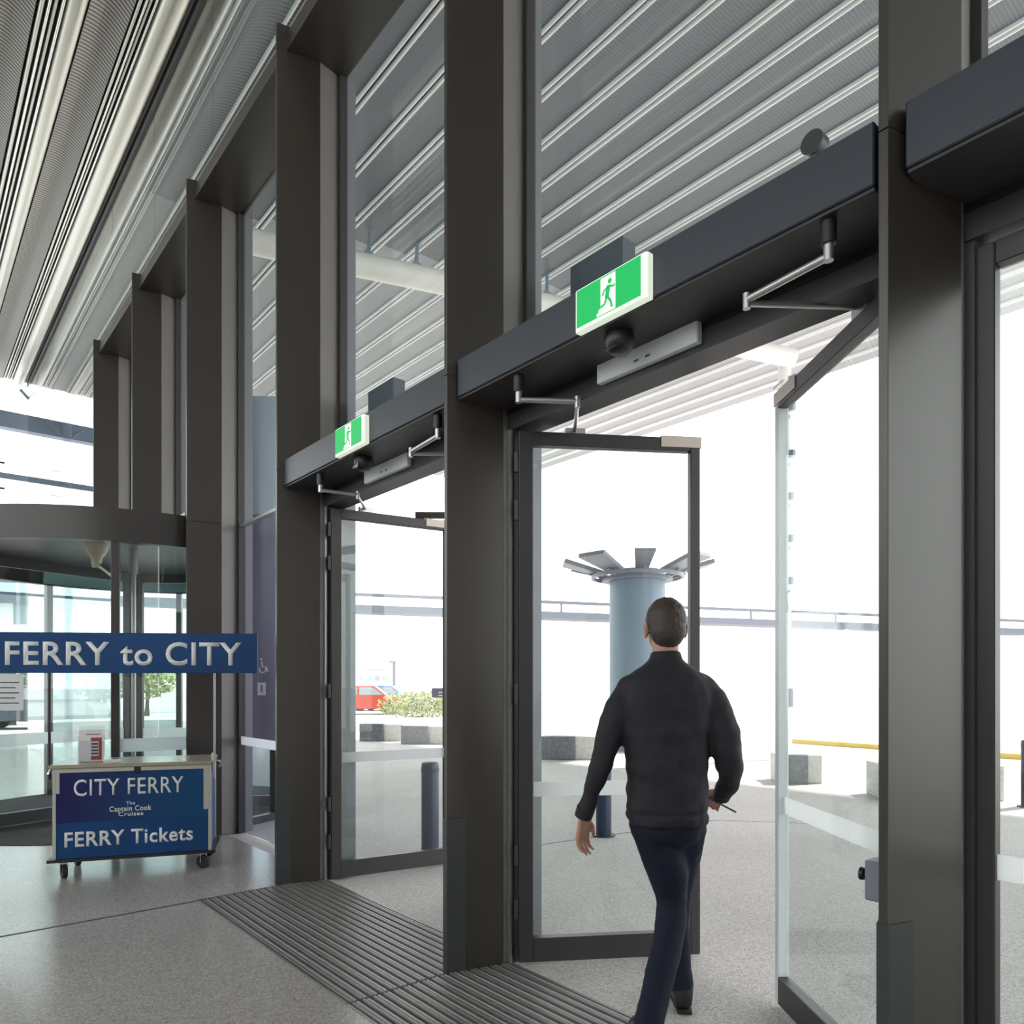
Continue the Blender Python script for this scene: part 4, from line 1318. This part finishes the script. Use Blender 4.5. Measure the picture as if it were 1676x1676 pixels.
# head
hc = Vector((0.004, 0.035, 1.640))
ball(b, (hc.x, hc.y - 0.012, hc.z + 0.018), (0.074, 0.094, 0.086), 20, 14)
ball(b, (hc.x, hc.y + 0.022, hc.z - 0.035), (0.062, 0.070, 0.082), 18, 12)
ball(b, (hc.x, hc.y + 0.075, hc.z - 0.092), (0.026, 0.022, 0.020))
ball(b, (hc.x, hc.y + 0.096, hc.z - 0.022), (0.012, 0.018, 0.022))
ball(b, (hc.x, hc.y + 0.106, hc.z - 0.034), (0.015, 0.014, 0.011))
ball(b, (hc.x, hc.y + 0.086, hc.z - 0.062), (0.024, 0.010, 0.006))
ball(b, (hc.x, hc.y + 0.085, hc.z - 0.071), (0.021, 0.010, 0.006))
for s in (-1, 1):
    ball(b, (hc.x + s * 0.028, hc.y + 0.080, hc.z + 0.022), (0.022, 0.012, 0.007))
    ball(b, (hc.x + s * 0.042, hc.y + 0.062, hc.z - 0.028), (0.022, 0.022, 0.018))
    ball(b, (hc.x + s * 0.078, hc.y - 0.004, hc.z - 0.020), (0.011, 0.020, 0.033))
    ball(b, (hc.x + s * 0.082, hc.y - 0.012, hc.z - 0.008), (0.009, 0.014, 0.022))


def hand(b, w, d, side, spread, curl):
    """wrist w, direction d, thumb side, axis across the knuckles, curl axis"""
    w, d, sd, cu = Vector(w), Vector(d).normalized(), Vector(side).normalized(), Vector(curl).normalized()
    for k in range(5):
        p = w + d * (0.012 + 0.020 * k)
        for j in (-1.4, -0.5, 0.5, 1.4):
            ball(b, p + sd * j * (0.013 + 0.0018 * k), (0.0145, 0.0145, 0.0145), 8, 6)
    lens = (0.066, 0.078, 0.074, 0.056)
    for k in range(4):
        off = (1.5 - k) * spread
        base = w + d * 0.094 + sd * off
        l = lens[k]
        p1 = base + d * l * 0.42 + cu * 0.006 + sd * off * 0.10
        p2 = p1 + (d * 0.86 + cu * 0.5).normalized() * l * 0.33
        p3 = p2 + (d * 0.6 + cu * 0.8).normalized() * l * 0.26
        limb(b, [(*(base - d * 0.012), 0.0098), (*base, 0.0095), (*p1, 0.0088), (*p2, 0.0080), (*p3, 0.0070)], n=8)
    t0_ = w + d * 0.030 + sd * 0.024
    t1_ = w + d * 0.062 + sd * 0.050 + cu * 0.010
    t2_ = w + d * 0.096 + sd * 0.054 + cu * 0.018
    limb(b, [(*t0_, 0.015), (*t1_, 0.0115), (*t2_, 0.0085)], n=8)


hand(b, ARM_L[-1][:3], (-0.06, 0.14, -1.0), (0.65, 0.76, 0.10), 0.0215, (0.76, -0.65, 0))
hand(b, ARM_R[-1][:3], (-0.10, 0.85, -0.30), (-0.75, -0.1, 0.65), 0.0215, (0.3, 0.2, -0.8))
skin = fuse(b, 'body', M['skin'], man, 0.0055, 4)
for s in (-1, 1):
    ey = MB()
    ball(ey, (hc.x + s * 0.028, hc.y + 0.083, hc.z + 0.004), 0.011)
    ey.build('eye', M['eye'], man, smooth=True)

# jacket
j = MB()
trunk(j, [(0.855, 0.004, 0.0, 0.156, 0.128), (0.90, 0.004, 0, 0.160, 0.132), (1.00, 0.003, 0, 0.158, 0.130), (1.10, 0.0, 0, 0.160, 0.126), (1.22, 0, 0, 0.176, 0.126),
          (1.33, 0, 0, 0.188, 0.124), (1.385, 0, -0.002, 0.186, 0.116), (1.425, 0, -0.002, 0.168, 0.104), (1.455, 0, 0.0, 0.132, 0.090), (1.478, 0, 0.003, 0.094, 0.078), (1.50, 0, 0.006, 0.068, 0.068)])
trunk(j, [(1.46, 0, 0.004, 0.074, 0.072), (1.50, 0.001, 0.010, 0.064, 0.066), (1.538, 0.002, 0.014, 0.061, 0.064)])
limb(j, ARM_L)
limb(j, ARM_R)


def folds(p, n):
    f = noise.noise(Vector((p.x * 7, p.y * 7, p.z * 16))) * 0.010
    f += noise.noise(Vector((p.x * 22 + p.z * 9, p.y * 18, p.z * 24 - p.x * 12))) * 0.0045
    f = max(f, -0.005)
    if p.z > 1.46:
        f *= 0.25
    f -= 0.006 * math.exp(-((p.z - 0.905) / 0.010) ** 2) * (1 if abs(p.x) < 0.18 else 0)   # hem seam
    f -= 0.005 * math.exp(-(p.x / 0.006) ** 2) * (1 if (p.y < 0 and p.z < 1.45) else 0) * 0.5  # centre back seam
    return p + n * f


fuse(j, 'jacket', M['jacket'], man, 0.009, 9, folds)
# cuffs
for A in (ARM_L, ARM_R):
    a_, c_ = Vector(A[-2][:3]), Vector(A[-1][:3])
    d = (c_ - a_).normalized()
    MB().tube([c_ - d * 0.03, c_ + d * 0.012], [0.037, 0.036], 16).build('cuff', M['jacket'], man, smooth=True)

# trousers
t = MB()
trunk(t, [(0.74, 0.010, 0.02, 0.05, 0.05), (0.80, 0.003, 0.0, 0.125, 0.10), (0.86, 0.003, 0.0, 0.148, 0.118), (0.93, 0.002, 0, 0.145, 0.115), (0.98, 0, 0, 0.138, 0.108)])
limb(t, LEG_L)
limb(t, LEG_R)


def creases(p, n):
    f = noise.noise(Vector((p.x * 9, p.y * 9 + 3, p.z * 14))) * 0.005 + noise.noise(Vector((p.x * 25, p.y * 22, p.z * 38))) * 0.0025
    return p + n * max(f, -0.004)


fuse(t, 'trousers', M['trouser'], man, 0.009, 9, creases)

# shoes
for (hx, hy, hz), (tx, ty, tz) in (((0.130, 0.262, 0.040), (0.150, 0.50, 0.034)), ((-0.137, -0.222, 0.066), (-0.118, -0.010, 0.052))):
    h_, t_ = Vector((hx, hy, hz)), Vector((tx, ty, tz))
    s_ = MB()
    d = t_ - h_
    limb(s_, [(*h_, 0.040), (*(h_ + d * 0.35), 0.041), (*(h_ + d * 0.68), 0.045), (*t_, 0.033)], n=14)
    limb(s_, [(*(h_ + Vector((0, 0.0, 0.0))), 0.040), (*(h_ + d * 0.12 + Vector((0, 0, 0.075))), 0.050)], n=14)
    sh = fuse(s_, 'shoe', M['shoe'], man, 0.008, 4)
    so = MB()
    w = d.to_2d().normalized()
    nn = Vector((-w.y, w.x, 0))
    prof = [(-0.045, 0.030), (0.10, 0.036), (0.18, 0.046), (0.265, 0.030)]
    top, bot = [], []
    for sgn in (1, -1):
        pr = prof if sgn == 1 else prof[::-1]
        for (l, wd) in pr:
            p = h_ + d.normalized() * l + nn * wd * sgn
            top.append(p + Vector((0, 0, -0.026)))
            bot.append(p + Vector((0, 0, -0.040)))
    k = len(top)
    so.add(top + bot, [list(range(k)), list(range(k, 2 * k))[::-1]] + [(i, k + i, k + (i + 1) % k, (i + 1) % k) for i in range(k)])
    so.build('sole', M['rubber'], sh)

# short hair: a cap that hugs crown, back and sides, leaving face and ears free
hb = MB()
ball(hb, (hc.x, hc.y - 0.016, hc.z + 0.020), (0.0795, 0.098, 0.092), 28, 18)
ball(hb, (hc.x, hc.y - 0.052, hc.z - 0.020), (0.070, 0.062, 0.075), 24, 14)
for s in (-1, 1):
    ball(hb, (hc.x + s * 0.064, hc.y + 0.024, hc.z + 0.008), (0.013, 0.018, 0.040))


def haircut(p, n):
    q = p - hc
    if q.y > 0.045 and q.z < 0.062:                 # face stays free
        return p - n * 0.02 if q.y < 0.07 else Vector((p.x * 0.9, hc.y + 0.045, p.z))
    return p + n * (0.0025 * noise.noise(p * 60) + 0.0015 * noise.noise(Vector((p.x * 200, p.y * 200, p.z * 70))))


fuse(hb, 'hair', M['hair'], man, 0.005, 5, haircut)

# the black phone in his right hand
wr = Matrix.Translation((mp_.x, mp_.y, 0)) @ Matrix.Rotation(-TH, 4, 'Z')
hp = Vector(ARM_R[-1][:3]) + Vector((-0.10, 0.85, -0.30)).normalized() * 0.085 + Vector((0.03, 0.01, -0.026))
ph = empty('phone', wr @ hp, 0, 'thin black phone held in the walking man\'s right hand', 'phone')
Rm = Matrix.Rotation(-TH, 4, 'Z') @ Matrix.Rotation(math.radians(28), 4, 'Y') @ Matrix.Rotation(math.radians(30), 4, 'Z')
MB().cbox(-0.070, 0.070, -0.034, 0.034, -0.004, 0.004, 0.002).move(Rm).build('case', M['black'], ph)
MB().box(-0.062, 0.062, -0.031, 0.031, 0.0041, 0.0046).move(Rm).build('screen', M['car_glass'], ph)
